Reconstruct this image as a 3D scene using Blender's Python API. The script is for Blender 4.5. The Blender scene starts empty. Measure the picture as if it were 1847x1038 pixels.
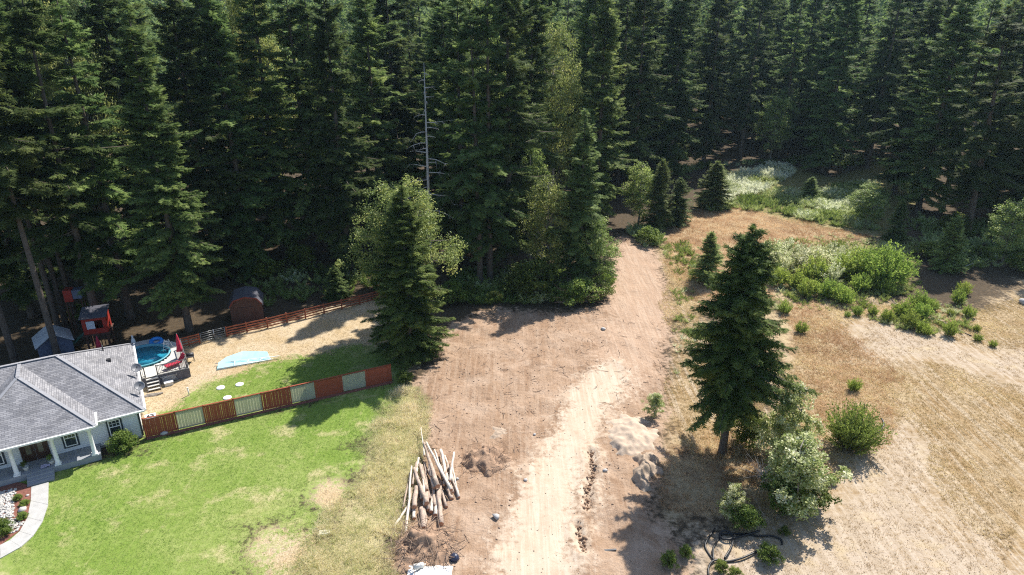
import bpy, math, random
import numpy as np
from mathutils import Vector, Matrix
sc = bpy.context.scene
R = math.radians
rng = np.random.default_rng(7)
random.seed(7)

# ------------------------------------------------------------------ camera
PW, PH, FPX, PITCH, CAMH = 1847.0, 1038.0, 1248.0, R(22.7), 34.0
cd = bpy.data.cameras.new('camera'); cam = bpy.data.objects.new('camera', cd)
sc.collection.objects.link(cam); sc.camera = cam
cd.sensor_width = 36.0; cd.lens = FPX / PW * 36.0; cd.clip_start = 0.5; cd.clip_end = 6000
cam.location = (0, 0, CAMH); cam.rotation_euler = (R(90) - PITCH, 0, 0)
# ------------------------------------------------------------------ sky, sun, exposure
SUN_AZ = math.atan2(0.57, 0.82); SUN_EL = R(50)          # azimuth from +Y towards +X
w = bpy.data.worlds.new('World'); sc.world = w; w.use_nodes = True
nt = w.node_tree; bg = nt.nodes['Background']
sky = nt.nodes.new('ShaderNodeTexSky'); sky.sky_type = 'NISHITA'; sky.sun_disc = False
sky.sun_elevation = SUN_EL; sky.sun_rotation = SUN_AZ; sky.air_density = 1.0; sky.dust_density = 0.8; sky.ozone_density = 1.5
nt.links.new(sky.outputs[0], bg.inputs[0]); bg.inputs[1].default_value = 0.12
sl = bpy.data.lights.new('sun', 'SUN'); sl.energy = 5.0; sl.angle = R(0.53); sl.color = (1.0, 0.95, 0.87)
so = bpy.data.objects.new('sun', sl); sc.collection.objects.link(so)
sd = Vector((math.sin(SUN_AZ) * math.cos(SUN_EL), math.cos(SUN_AZ) * math.cos(SUN_EL), math.sin(SUN_EL)))
so.rotation_euler = sd.to_track_quat('Z', 'Y').to_euler(); so.location = (60, 90, 120)
vs = sc.view_settings; vs.view_transform = 'Standard'; vs.look = 'None'; vs.gamma = 1.0; vs.exposure = 0.8
try: vs.use_curve_mapping = False
except Exception: pass
sc.cycles.max_bounces = 6; sc.cycles.diffuse_bounces = 3; sc.cycles.glossy_bounces = 2; sc.cycles.transmission_bounces = 4
sc.cycles.transparent_max_bounces = 4; sc.cycles.volume_bounces = 0; sc.cycles.caustics_reflective = False; sc.cycles.caustics_refractive = False
sc.cycles.use_denoising = False; sc.cycles.filter_width = 1.15

# ------------------------------------------------------------------ photo pixel -> ground
CP, SP = math.cos(PITCH), math.sin(PITCH)
def G(px, py, z=0.0):
    x = (px - PW / 2) / FPX; v = (PH / 2 - py) / FPX
    d = (x, CP + v * SP, -SP + v * CP); t = (z - CAMH) / d[2]
    return np.array([d[0] * t, d[1] * t, z])
def poly(pts): return np.array([G(*p)[:2] for p in pts])
def height_for(bx, by, ty):
    g = G(bx, by); dep = math.atan2(1, 1)
    lo, hi = 0.0, 80.0
    for _ in range(40):
        m = (lo + hi) / 2
        dz = m - CAMH; zc = g[1] * CP - dz * SP; u = g[1] * SP + dz * CP
        if PH / 2 - FPX * u / zc > ty: lo = m
        else: hi = m
    return m
def sdf(P, pl):
    """signed distance to polygon, positive inside"""
    n = len(pl); d = np.full(len(P), 1e9); ins = np.zeros(len(P), bool)
    for i in range(n):
        a, b = pl[i], pl[(i + 1) % n]; e = b - a; wv = P - a
        t = np.clip((wv @ e) / (e @ e + 1e-9), 0, 1)
        d = np.minimum(d, np.linalg.norm(wv - t[:, None] * e, axis=1))
        c = ((a[1] <= P[:, 1]) & (b[1] > P[:, 1])) | ((b[1] <= P[:, 1]) & (a[1] > P[:, 1]))
        with np.errstate(divide='ignore', invalid='ignore'):
            xi = a[0] + (P[:, 1] - a[1]) / (b[1] - a[1]) * e[0]
        ins ^= c & (P[:, 0] < xi)
    return np.where(ins, d, -d)
# cheap value noise
_perm = np.random.default_rng(3).random((256, 256))
def vnoise(x, y, s):
    x = np.asarray(x) / s; y = np.asarray(y) / s
    xi = np.floor(x).astype(int); yi = np.floor(y).astype(int); fx = x - xi; fy = y - yi
    fx = fx * fx * (3 - 2 * fx); fy = fy * fy * (3 - 2 * fy)
    g = lambda a, b: _perm[a & 255, b & 255]
    return (g(xi, yi) * (1 - fx) + g(xi + 1, yi) * fx) * (1 - fy) + (g(xi, yi + 1) * (1 - fx) + g(xi + 1, yi + 1) * fx) * fy - 0.5

# ------------------------------------------------------------------ materials
def srgb(r, g, b):
    f = lambda c: (c / 255 / 12.92) if c / 255 <= 0.04045 else ((c / 255 + 0.055) / 1.055) ** 2.4
    return (f(r), f(g), f(b), 1)
MATS = {}
def new_mat(name):
    m = bpy.data.materials.new(name); m.use_nodes = True; MATS[name] = m
    return m, m.node_tree.nodes, m.node_tree.links, m.node_tree.nodes['Principled BSDF']
def simple(name, col, rough=0.6, var=0.25, scale=3.0, bump=0.0, bscale=None, metal=0.0, spec=0.4, stretch=None):
    """base colour broken up with two noises, plus optional fine relief"""
    m, N, Lk, b = new_mat(name)
    tc = N.new('ShaderNodeTexCoord'); src = tc.outputs['Object']
    if stretch:
        mp = N.new('ShaderNodeMapping'); mp.inputs['Scale'].default_value = stretch; Lk.new(src, mp.inputs[0]); src = mp.outputs[0]
    n1 = N.new('ShaderNodeTexNoise'); n1.inputs['Scale'].default_value = scale; n1.inputs['Detail'].default_value = 6; n1.inputs['Roughness'].default_value = 0.65
    Lk.new(src, n1.inputs['Vector'])
    oi = N.new('ShaderNodeObjectInfo')
    mx = N.new('ShaderNodeMix'); mx.data_type = 'RGBA'
    c = col[:3]
    mx.inputs['A'].default_value = tuple(max(0, x * (1 - var)) for x in c) + (1,)
    mx.inputs['B'].default_value = tuple(min(1, x * (1 + var)) for x in c) + (1,)
    rp = N.new('ShaderNodeMapRange'); rp.inputs[1].default_value = 0.3; rp.inputs[2].default_value = 0.7
    Lk.new(n1.outputs[0], rp.inputs[0]); Lk.new(rp.outputs[0], mx.inputs['Factor'])
    Lk.new(mx.outputs['Result'], b.inputs['Base Color'])
    b.inputs['Roughness'].default_value = rough; b.inputs['Metallic'].default_value = metal; b.inputs['Specular IOR Level'].default_value = spec
    if bump:
        n2 = N.new('ShaderNodeTexNoise'); n2.inputs['Scale'].default_value = bscale or scale * 4; n2.inputs['Detail'].default_value = 5
        Lk.new(src, n2.inputs['Vector'])
        bp = N.new('ShaderNodeBump'); bp.inputs['Strength'].default_value = bump; bp.inputs['Distance'].default_value = 0.05
        Lk.new(n2.outputs[0], bp.inputs['Height']); Lk.new(bp.outputs[0], b.inputs['Normal'])
    return m
def foliage(name, ca, cb, cc, trans=0.25, rough=0.55, spec=0.3, objvar=0.35, tcol=None):
    """leaf material: three leaf colours picked per leaf spray, each plant a little different; leaves let light through"""
    m, N, Lk, b = new_mat(name)
    at = N.new('ShaderNodeAttribute'); at.attribute_name = 'tint'
    cr = N.new('ShaderNodeValToRGB'); e = cr.color_ramp.elements
    e[0].position = 0.0; e[0].color = ca; e[1].position = 1.0; e[1].color = cc
    k = cr.color_ramp.elements.new(0.5); k.color = cb
    oi = N.new('ShaderNodeObjectInfo')
    Lk.new(at.outputs['Fac'], cr.inputs[0])
    hs = N.new('ShaderNodeHueSaturation')
    mr = N.new('ShaderNodeMapRange'); mr.inputs[3].default_value = 1 - objvar; mr.inputs[4].default_value = 1 + objvar
    Lk.new(oi.outputs['Random'], mr.inputs[0]); Lk.new(mr.outputs[0], hs.inputs['Value'])
    ma = N.new('ShaderNodeMath'); ma.operation = 'MULTIPLY'; ma.inputs[1].default_value = 7.31
    fr = N.new('ShaderNodeMath'); fr.operation = 'FRACT'; Lk.new(oi.outputs['Random'], ma.inputs[0]); Lk.new(ma.outputs[0], fr.inputs[0])
    mh = N.new('ShaderNodeMapRange'); mh.inputs[3].default_value = 0.484; mh.inputs[4].default_value = 0.512
    Lk.new(fr.outputs[0], mh.inputs[0]); Lk.new(mh.outputs[0], hs.inputs['Hue'])
    Lk.new(cr.outputs[0], hs.inputs['Color']); Lk.new(hs.outputs[0], b.inputs['Base Color'])
    b.inputs['Roughness'].default_value = rough; b.inputs['Specular IOR Level'].default_value = spec
    if trans > 0:
        tr = N.new('ShaderNodeBsdfTranslucent')
        if tcol:
            mm = N.new('ShaderNodeMix'); mm.data_type = 'RGBA'; mm.blend_type = 'MULTIPLY'; mm.inputs['Factor'].default_value = 1.0
            Lk.new(hs.outputs[0], mm.inputs['A']); mm.inputs['B'].default_value = tcol; Lk.new(mm.outputs['Result'], tr.inputs[0])
        else: Lk.new(hs.outputs[0], tr.inputs[0])
        ms = N.new('ShaderNodeMixShader'); ms.inputs[0].default_value = trans
        Lk.new(b.outputs[0], ms.inputs[1]); Lk.new(tr.outputs[0], ms.inputs[2]); Lk.new(ms.outputs[0], N['Material Output'].inputs[0])
    return m

def c(r, g, b): return (r, g, b, 1)
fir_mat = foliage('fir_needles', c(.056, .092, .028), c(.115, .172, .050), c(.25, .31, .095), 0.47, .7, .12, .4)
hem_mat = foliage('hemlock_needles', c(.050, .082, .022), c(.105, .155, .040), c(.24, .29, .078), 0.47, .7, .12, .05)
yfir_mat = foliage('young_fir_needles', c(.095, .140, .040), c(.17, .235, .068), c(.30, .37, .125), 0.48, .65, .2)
maple_mat = foliage('maple_leaves', c(.14, .185, .05), c(.26, .31, .09), c(.50, .49, .16), 0.5, 0.5, 0.4, 0.2)
alder_mat = foliage('alder_leaves', c(.15, .21, .055), c(.27, .34, .09), c(.48, .52, .19), 0.5, 0.5, 0.4, 0.2)
poplar_mat = foliage('poplar_leaves', c(.20, .26, .06), c(.44, .48, .20), c(.88, .86, .62), 0.45, 0.5, 0.25, 0.15)  # naturally pale leaves; the palest tone also paints their whitish glints
broom_mat = foliage('broom_leaves', c(.15, .22, .04), c(.27, .36, .065), c(.46, .52, .12), 0.5, objvar=0.2)
bush_mat = foliage('bush_leaves', c(.09, .14, .026), c(.17, .24, .042), c(.33, .38, .09), 0.46)
fern_mat = foliage('fern_fronds', c(.18, .25, .05), c(.38, .44, .15), c(.80, .82, .64), 0.48, 0.45, 0.5, 0.1)  # palest tone paints the sun's reflection off glossy fronds
dry_mat = foliage('dry_grass', c(.26, .17, .075), c(.52, .38, .20), c(.76, .62, .40), 0.42, 0.7, 0.2, 0.05)
red_mat = foliage('brown_grass', c(.38, .235, .115), c(.58, .40, .22), c(.78, .60, .36), 0.45, 0.7, 0.2, 0.05)
rough_mat = foliage('rough_grass', c(.38, .44, .16), c(.72, .66, .40), c(.92, .80, .58), 0.5, 0.7, 0.2, 0.05)
clump_mat = foliage('grass_clumps', c(.28, .38, .11), c(.58, .57, .28), c(.90, .80, .54), 0.5, 0.7, 0.2, 0.05)
lawn_mat = foliage('lawn_blades', c(.20, .31, .06), c(.33, .42, .10), c(.60, .57, .26), 0.5, 0.6, 0.25, 0.05)
bark_mat = simple('fir_bark', (.10, .078, .062), 0.9, 0.45, 2.0, 0.8, 6, stretch=(6, 6, 1))
grey_bark = simple('grey_bark', (.25, .22, .19), 0.9, 0.35, 2.5, 0.5, 8, stretch=(5, 5, 1))
dead_mat = simple('dead_wood', (.46, .43, .40), 0.85, 0.3, 3, 0.4)
twig_mat = simple('dead_twigs', (.25, .175, .125), 0.9, 0.3, 3)

# ------------------------------------------------------------------ mesh helpers
C = sc.collection
def mesh_np(name, V, T=None, Q=None, mat=None, tint=None, smooth=False):
    me = bpy.data.meshes.new(name); V = np.asarray(V, np.float32)
    nt_ = 0 if T is None else len(T); nq = 0 if Q is None else len(Q)
    li = np.concatenate([np.asarray(x, np.int32).ravel() for x in (T, Q) if x is not None and len(x)])
    me.vertices.add(len(V)); me.vertices.foreach_set('co', V.ravel())
    me.loops.add(len(li)); me.loops.foreach_set('vertex_index', li)
    st = np.concatenate([np.arange(nt_) * 3, nt_ * 3 + np.arange(nq) * 4]).astype(np.int32)
    me.polygons.add(nt_ + nq); me.polygons.foreach_set('loop_start', st)
    try: me.polygons.foreach_set('loop_total', np.concatenate([np.full(nt_, 3), np.full(nq, 4)]).astype(np.int32))
    except Exception: pass
    if smooth: me.polygons.foreach_set('use_smooth', np.ones(nt_ + nq, bool))
    if tint is not None:
        a = me.attributes.new('tint', 'FLOAT', 'POINT'); a.data.foreach_set('value', np.asarray(tint, np.float32))
    me.update(calc_edges=True); me.validate()
    if mat: me.materials.append(mat)
    return me
def link(name, me, parent=None, loc=None, rot=None, scale=None):
    o = bpy.data.objects.new(name, me); C.objects.link(o)
    if parent is not None: o.parent = parent
    if loc is not None: o.location = tuple(float(v) for v in loc)
    if rot is not None: o.rotation_euler = rot
    if scale is not None: o.scale = scale
    return o
def tag(o, label=None, cat=None, group=None, kind=None):
    if label: o['label'] = label
    if cat: o['category'] = cat
    if group: o['group'] = group
    if kind: o['kind'] = kind
    return o
def thing(name, label, cat, loc=(0, 0, 0), rz=0.0, group=None):
    o = bpy.data.objects.new(name, None); C.objects.link(o); o.empty_display_size = 0.3
    o.location = tuple(float(v) for v in loc); o.rotation_euler = (0, 0, rz)
    return tag(o, label, cat, group)
class MB:
    def __init__(s): s.v = []; s.f = []; s.sm = []
    def add(s, vs_, fs, sm=False):
        k = len(s.v); s.v += [tuple(map(float, p)) for p in vs_]; s.f += [tuple(i + k for i in f) for f in fs]; s.sm += [sm] * len(fs); return s
    def box(s, cx, cy, cz, sx, sy, sz, rz=0, M=None):
        vs_ = []
        for dz in (-.5, .5):
            for dx, dy in ((-.5, -.5), (.5, -.5), (.5, .5), (-.5, .5)):
                x, y = dx * sx, dy * sy
                p = Vector((cx + x * math.cos(rz) - y * math.sin(rz), cy + x * math.sin(rz) + y * math.cos(rz), cz + dz * sz))
                vs_.append(M @ p if M else p)
        return s.add(vs_, [(3, 2, 1, 0), (4, 5, 6, 7), (0, 1, 5, 4), (1, 2, 6, 5), (2, 3, 7, 6), (3, 0, 4, 7)])
    def bar(s, a, b, wd, ht, up=(0, 0, 1)):
        a, b = Vector(a), Vector(b); d = (b - a).normalized(); u = Vector(up); r = d.cross(u)
        if r.length < 1e-4: r = d.cross(Vector((1, 0, 0)))
        r.normalize(); u = r.cross(d)
        vs_ = [p + r * (x * wd / 2) + u * (z * ht / 2) for p in (a, b) for x, z in ((-1, -1), (1, -1), (1, 1), (-1, 1))]
        return s.add(vs_, [(0, 1, 2, 3), (7, 6, 5, 4), (0, 4, 5, 1), (1, 5, 6, 2), (2, 6, 7, 3), (3, 7, 4, 0)])
    def tube(s, pts, rad, n=8, cap=True, sm=True):
        pts = [Vector(p) for p in pts]; m = len(pts)
        rad = rad if hasattr(rad, '__len__') else [rad] * m
        vs_ = []; ref = None
        for i, p in enumerate(pts):
            d = (pts[min(i + 1, m - 1)] - pts[max(i - 1, 0)]).normalized()
            if ref is None: ref = Vector((0, 0, 1)) if abs(d.z) < 0.9 else Vector((1, 0, 0))
            r = d.cross(ref); r.normalize(); u = r.cross(d); ref = u
            for k in range(n):
                a = 2 * math.pi * k / n; vs_.append(p + (r * math.cos(a) + u * math.sin(a)) * rad[i])
        fs = [(i * n + k, i * n + (k + 1) % n, (i + 1) * n + (k + 1) % n, (i + 1) * n + k) for i in range(m - 1) for k in range(n)]
        s.add(vs_, fs, sm)
        if cap:
            b0 = len(s.v) - m * n
            s.f.append(tuple(b0 + k for k in range(n))[::-1]); s.sm.append(False)
            s.f.append(tuple(b0 + (m - 1) * n + k for k in range(n))); s.sm.append(False)
        return s
    def lathe(s, prof, n=16, cx=0, cy=0, z0=0, sx=1, sy=1):
        m = len(prof); vs_ = [(cx + r * sx * math.cos(2 * math.pi * k / n), cy + r * sy * math.sin(2 * math.pi * k / n), z0 + z) for r, z in prof for k in range(n)]
        fs = [(i * n + k, i * n + (k + 1) % n, (i + 1) * n + (k + 1) % n, (i + 1) * n + k) for i in range(m - 1) for k in range(n)]
        s.add(vs_, fs, True)
        b0 = len(s.v) - m * n
        s.f.append(tuple(b0 + k for k in range(n))[::-1]); s.sm.append(False)
        s.f.append(tuple(b0 + (m - 1) * n + k for k in range(n))); s.sm.append(False)
        return s
    def mesh(s, name, mat):
        me = bpy.data.meshes.new(name); me.from_pydata(s.v, [], s.f); me.polygons.foreach_set('use_smooth', s.sm)
        me.materials.append(mat); me.update(); return me
    def build(s, name, mat, parent=None, loc=None, rot=None):
        return link(name, s.mesh(name, mat), parent, loc, rot)

# ------------------------------------------------------------------ ground
Z = {}
Z['lawn'] = [[(-260, 1200), (-260, 880), (0, 860), (180, 832), (262, 797), (480, 744), (705, 690), (728, 690), (738, 705), (705, 735), (692, 765), (660, 795), (655, 830), (640, 862), (615, 900), (600, 940), (565, 985), (520, 1040), (470, 1200)],
             [(262, 790), (268, 758), (300, 742), (335, 715), (380, 690), (450, 664), (490, 650), (560, 642), (640, 622), (700, 630), (735, 660), (728, 690), (705, 690), (480, 744)]]
Z['yard'] = [[(262, 775), (240, 660), (235, 630), (340, 615), (412, 606), (655, 543), (745, 540), (760, 640), (735, 680), (705, 692)],
             [(545, 905), (570, 862), (615, 855), (648, 885), (630, 922), (590, 938)], [(430, 1005), (465, 948), (520, 942), (610, 970), (600, 1015), (540, 1070), (465, 1050)]]
Z['rough'] = [[(700, 735), (735, 700), (762, 720), (768, 790), (758, 845), (735, 900), (712, 950), (700, 1000), (690, 1200), (470, 1200), (520, 1040), (565, 985), (600, 940), (640, 862), (655, 830), (660, 795), (690, 765)]]
Z['dirt'] = [[(690, 1200), (700, 1000), (715, 950), (735, 900), (760, 840), (770, 790), (762, 740), (745, 700), (790, 655), (800, 600), (830, 575), (900, 556), (1000, 562), (1080, 556), (1110, 540), (1112, 500), (1105, 432), (1130, 424), (1176, 440), (1186, 470), (1204, 520), (1214, 580), (1208, 640), (1205, 700), (1196, 770), (1190, 850), (1185, 930), (1240, 1000), (1260, 1200)]]
Z['track2'] = [[(1112, 440), (1175, 442), (1200, 510), (1205, 580), (1185, 650), (1150, 720), (1075, 700), (1070, 650), (1095, 590), (1105, 500)]]
Z['track'] = [[(1078, 655), (1110, 650), (1135, 668), (1130, 705), (1100, 745), (1070, 830), (1052, 940), (1050, 1200), (860, 1200), (895, 1000), (925, 910), (955, 850), (1000, 770), (1030, 705)]]
Z['straw'] = [[(1182, 455), (1245, 500), (1275, 600), (1265, 700), (1200, 720), (1210, 640), (1215, 580), (1200, 510)], [(1285, 1000), (1340, 850), (1400, 700), (1400, 570), (1500, 540), (1640, 545), (1780, 560), (1847, 515), (2100, 480), (2300, 700), (2300, 1200), (1275, 1200)],
              [(1180, 700), (1240, 640), (1400, 600), (1400, 720), (1340, 820), (1210, 810)]]
Z['sand'] = [[(1250, 1200), (1240, 990), (1290, 960), (1420, 940), (1500, 880), (1590, 785), (1635, 755), (1670, 800), (1690, 880), (1740, 950), (1847, 1010), (1900, 1200)],
             [(1530, 585), (1570, 572), (1700, 605), (1780, 635), (1847, 625), (2050, 640), (2050, 740), (1847, 700), (1700, 655), (1560, 645)]]
Z['red'] = [[(1195, 800), (1320, 790), (1360, 880), (1300, 950), (1200, 935), (1180, 870)], [(1390, 545), (1480, 530), (1540, 600), (1640, 690), (1640, 745), (1560, 800), (1480, 765), (1430, 690), (1400, 600)],
            [(1180, 430), (1240, 388), (1330, 372), (1420, 400), (1570, 425), (1480, 450), (1400, 475), (1410, 560), (1260, 560), (1240, 520), (1200, 480)]]
Z['green'] = [[(1250, 385), (1300, 310), (1420, 298), (1500, 320), (1600, 290), (1690, 310), (1610, 420), (1560, 432), (1420, 402), (1330, 374)],
              [(1390, 480), (1480, 445), (1600, 430), (1650, 470), (1640, 520), (1540, 545), (1480, 545), (1400, 530)],
              [(1185, 445), (1245, 440), (1260, 500), (1225, 505)]]
ZW = {k: [poly(p) for p in v] for k, v in Z.items()}
PATCH = [poly(p) for p in ([(552, 905), (575, 868), (612, 862), (640, 885), (625, 915), (590, 930)], [(440, 1000), (470, 955), (520, 950), (600, 975), (590, 1010), (540, 1060), (470, 1040)], [(650, 800), (668, 785), (690, 790), (680, 806)], [(120, 822), (190, 798), (255, 800), (200, 818)])]
def zone(P, k):
    d = np.max([sdf(P, q) for q in ZW[k]], axis=0)
    if k == 'lawn':
        for q in PATCH: d = np.minimum(d, -sdf(P, q) * .45 + .1)
    return d
def terrain(x, y):
    x = np.asarray(x, float); y = np.asarray(y, float); r = np.hypot(x, y - 60)
    far = np.clip((r - 190) / 400, 0, 1); z = far * far * (3 - 2 * far) * 55 * (0.6 + 0.8 * (vnoise(x, y, 260) + .5)) * np.clip((y - 60) / 200, 0, 1)
    return z
def steps(a, b, h): return np.arange(a, b, h)
def grow(a, lim, h, f=1.25):
    out = []; x = a; s = 1 if lim > a else -1
    while abs(x) < abs(lim): h *= f; x += s * h; out.append(x)
    return out
gx = np.array(sorted(grow(-56, -2500, .3)) + list(steps(-56, 92, .3)) + grow(92, 2500, .3))
gy = np.array(sorted(grow(26, -900, .3)) + list(steps(26, 112, .3)) + list(steps(112, 180, 1.0)) + grow(180, 2800, 1.0))
XX, YY = np.meshgrid(gx, gy); GP = np.stack([XX.ravel(), YY.ravel()], 1)
near = (np.abs(GP[:, 0] - 18) < 90) & (GP[:, 1] > 20) & (GP[:, 1] < 185)
masks = {}
for k in Z:
    mv = np.full(len(GP), -8.0); mv[near] = np.clip(zone(GP[near], k), -8, 8); masks[k] = mv
gz = terrain(GP[:, 0], GP[:, 1])
b01 = lambda k, s=1.0: np.clip(masks[k] / s + .5, 0, 1)
_ra, _rb = GP[:, 0] * .83 + GP[:, 1] * .56, GP[:, 1] * .83 - GP[:, 0] * .56; _rc, _rd = GP[:, 0] * .42 - GP[:, 1] * .91, GP[:, 1] * .42 + GP[:, 0] * .91
n1 = vnoise(_ra, _rb, 2.6) * .2 + vnoise(_rc + 40, _rd, 1.35) * .14 + vnoise(_ra, _rd + 90, .95) * .09
rough_amt = .25 + 1.0 * b01('dirt') - .9 * b01('track', 2) - .5 * b01('track2', 2) + .3 * b01('red') + .3 * b01('rough') - .22 * b01('lawn') - .1 * b01('yard') - .1 * b01('sand')
gz = gz + n1 * np.clip(rough_amt, 0.02, 1.2)
# wheel ruts along the track, berms at its edges and a shallow trench beside it
berm = np.exp(-(masks['track'] / .55) ** 2) * .13 * (0.6 + 1.2 * vnoise(GP[:, 0], GP[:, 1], 1.1)); gz = gz + np.where(near, berm, 0)
def line_sdf(P, pts):
    d = np.full(len(P), 1e9)
    for a, b in zip(pts[:-1], pts[1:]):
        e = b - a; t = np.clip(((P - a) @ e) / (e @ e), 0, 1); d = np.minimum(d, np.linalg.norm(P - a - t[:, None] * e, axis=1))
    return d
trench = [poly(p) for p in ([(1066, 815), (1070, 850), (1061, 880), (1060, 918)], [(1044, 948), (1047, 972), (1054, 995)])]
for t in trench:
    d = line_sdf(GP[near], t); gz[near] -= .32 * np.exp(-(d / .22) ** 2); gz[near] += .12 * np.exp(-((d - .6) / .3) ** 2)
for rut in ([(1125, 445), (1120, 520), (1105, 620), (1050, 760), (985, 900), (945, 1060)], [(1163, 445), (1165, 520), (1150, 640), (1095, 760), (1025, 900), (1000, 1060)]):
    d = line_sdf(GP[near], poly(rut)); gz[near] -= .05 * np.exp(-(d / .3) ** 2)

# ground material: every soil and grass kind blended along its own noisy edge
gm, N, Lk, pb = new_mat('ground_cover')
geo = N.new('ShaderNodeNewGeometry')
def noise(scale, detail=6, rough=.6, vec=None, dist=0):
    n = N.new('ShaderNodeTexNoise'); n.inputs['Scale'].default_value = scale; n.inputs['Detail'].default_value = detail
    n.inputs['Roughness'].default_value = rough; n.inputs['Distortion'].default_value = dist
    Lk.new(vec or geo.outputs['Position'], n.inputs['Vector']); return n.outputs[0]
nA = noise(.35, 8, .62); nB = noise(2.2, 8, .65); nC = noise(9, 6, .7); nD = noise(.09, 5, .6); nE = noise(28, 3, .7)
def mrange(x, a, b, c0=0.0, d0=1.0, smooth=False):
    n = N.new('ShaderNodeMapRange'); n.interpolation_type = 'SMOOTHSTEP' if smooth else 'LINEAR'
    for i, v in ((1, a), (2, b), (3, c0), (4, d0)): n.inputs[i].default_value = v
    Lk.new(x, n.inputs[0]); return n.outputs[0]
def mixc(f, a, b):
    n = N.new('ShaderNodeMix'); n.data_type = 'RGBA'
    for key, v in (('A', a), ('B', b)):
        if isinstance(v, tuple): n.inputs[key].default_value = v
        else: Lk.new(v, n.inputs[key])
    if isinstance(f, float): n.inputs['Factor'].default_value = f
    else: Lk.new(f, n.inputs['Factor'])
    return n.outputs['Result']
def mth(op, a, b=None):
    n = N.new('ShaderNodeMath'); n.operation = op
    for i, v in enumerate((a, b)):
        if v is None: continue
        if isinstance(v, (int, float)): n.inputs[i].default_value = v
        else: Lk.new(v, n.inputs[i])
    return n.outputs[0]
def mask(k, amp, soft):
    a = N.new('ShaderNodeAttribute'); a.attribute_name = 'm_' + k
    nz = mth('MULTIPLY', mth('SUBTRACT', mth('ADD', mth('ADD', nA, nB), mth('MULTIPLY', nC, .5)), 1.25), amp)
    return mrange(mth('ADD', a.outputs['Fac'], nz), -soft, soft, smooth=True)
def tri(a, b, c_, n1_=None, n2_=None):
    return mixc(mrange(n2_ or nC, .4, .72), mixc(mrange(n1_ or nB, .35, .65), a, b), c_)
mpS = N.new('ShaderNodeMapping'); mpS.inputs['Rotation'].default_value = (0, 0, R(-28)); mpS.inputs['Scale'].default_value = (2.2, .10, 1); Lk.new(geo.outputs['Position'], mpS.inputs[0])
nS = noise(1.0, 5, .65, mpS.outputs[0], .4)                                                            # tyre and mower streaks
mpT = N.new('ShaderNodeMapping'); mpT.inputs['Rotation'].default_value = (0, 0, R(14)); mpT.inputs['Scale'].default_value = (3.0, .16, 1); Lk.new(geo.outputs['Position'], mpT.inputs[0])
nT = noise(1.0, 5, .65, mpT.outputs[0], .5)
def tri(a, b, c_, n1_=None, n2_=None):
    return mixc(mrange(n2_ or nC, .48, .70), mixc(mrange(n1_ or nB, .38, .62), a, b), c_)
col = tri(c(.065, .048, .032), c(.105, .075, .045), c(.042, .034, .021))                                   # forest floor
def over(k, amp, soft, colr):
    global col
    col = mixc(mask(k, amp, soft), col, colr)
over('green', 5.0, .9, tri(c(.15, .15, .045), c(.26, .20, .09), c(.10, .12, .035)))
straw_a = tri(c(0.272, 0.179, 0.084), c(0.359, 0.249, 0.128), c(0.175, 0.108, 0.048)); straw_b = tri(c(0.349, 0.259, 0.150), c(0.417, 0.315, 0.189), c(0.242, 0.160, 0.079))
over('straw', 9.0, 2.0, mixc(mrange(nS, .49, .58, 0, .8), mixc(mrange(nA, .42, .60), straw_a, straw_b), tri(c(.43, .345, .24), c(.48, .39, .28), c(.36, .27, .17))))
over('red', 12.0, 3.2, mixc(mrange(nA, .40, .56), tri(c(.28, .175, .10), c(.38, .255, .145), c(.20, .125, .068)), tri(c(.40, .30, .17), c(.46, .36, .22), c(.30, .21, .11))))
sand_a = tri(c(0.339, 0.268, 0.191), c(0.388, 0.310, 0.227), c(0.262, 0.193, 0.125), None, nC); sand_b = tri(c(0.407, 0.329, 0.249), c(0.446, 0.367, 0.280), c(0.330, 0.254, 0.178), None, nC)
over('sand', 12.0, 3.2, mixc(mrange(nA, .55, .70), mixc(mrange(nS, .44, .58), sand_a, sand_b), c(.42, .33, .21)))
over('yard', 4.0, .8, mixc(mrange(nA, .4, .62), tri(c(.44, .33, .19), c(.50, .385, .24), c(.36, .26, .14)), tri(c(.50, .40, .27), c(.54, .44, .31), c(.42, .32, .19))))
lawn_c = mixc(mrange(nD, .44, .58), tri(c(.145, .22, .036), c(.185, .25, .050), c(.11, .18, .028)), tri(c(.19, .25, .056), c(.25, .29, .09), c(.15, .215, .042)))
nG = noise(.16, 7, .7, None, .6)
lawn_c = mixc(mrange(nT, .52, .66, 0, .3), lawn_c, c(.30, .32, .12))
lawn_c = mixc(mrange(nG, .55, .68, 0, .75), lawn_c, tri(c(.33, .32, .13), c(.42, .37, .19), c(.24, .27, .08)))
lawn_c = mixc(mrange(nA, .55, .66, 0, .85), lawn_c, tri(c(.38, .34, .16), c(.46, .39, .23), c(.26, .27, .09)))
over('rough', 6.0, .9, tri(c(.40, .34, .18), c(.48, .40, .24), c(.28, .26, .11)))
over('lawn', 5.0, .6, lawn_c)
dirt_a = tri(c(0.317, 0.211, 0.136), c(0.368, 0.253, 0.172), c(0.244, 0.154, 0.097)); dirt_b = tri(c(0.396, 0.283, 0.200), c(0.428, 0.312, 0.225), c(0.322, 0.220, 0.150))
nH = noise(.22, 8, .7, None, .8)
over('dirt', 5.0, .6, mixc(mrange(nH, .45, .56, 0, .9), mixc(mrange(nA, .42, .60), dirt_a, dirt_b), mixc(mrange(nS, .45, .6), tri(c(0.248, 0.154, 0.097), c(0.304, 0.198, 0.126), c(0.193, 0.119, 0.071)), tri(c(0.340, 0.238, 0.164), c(0.386, 0.277, 0.195), c(0.267, 0.176, 0.116)))))
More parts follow.
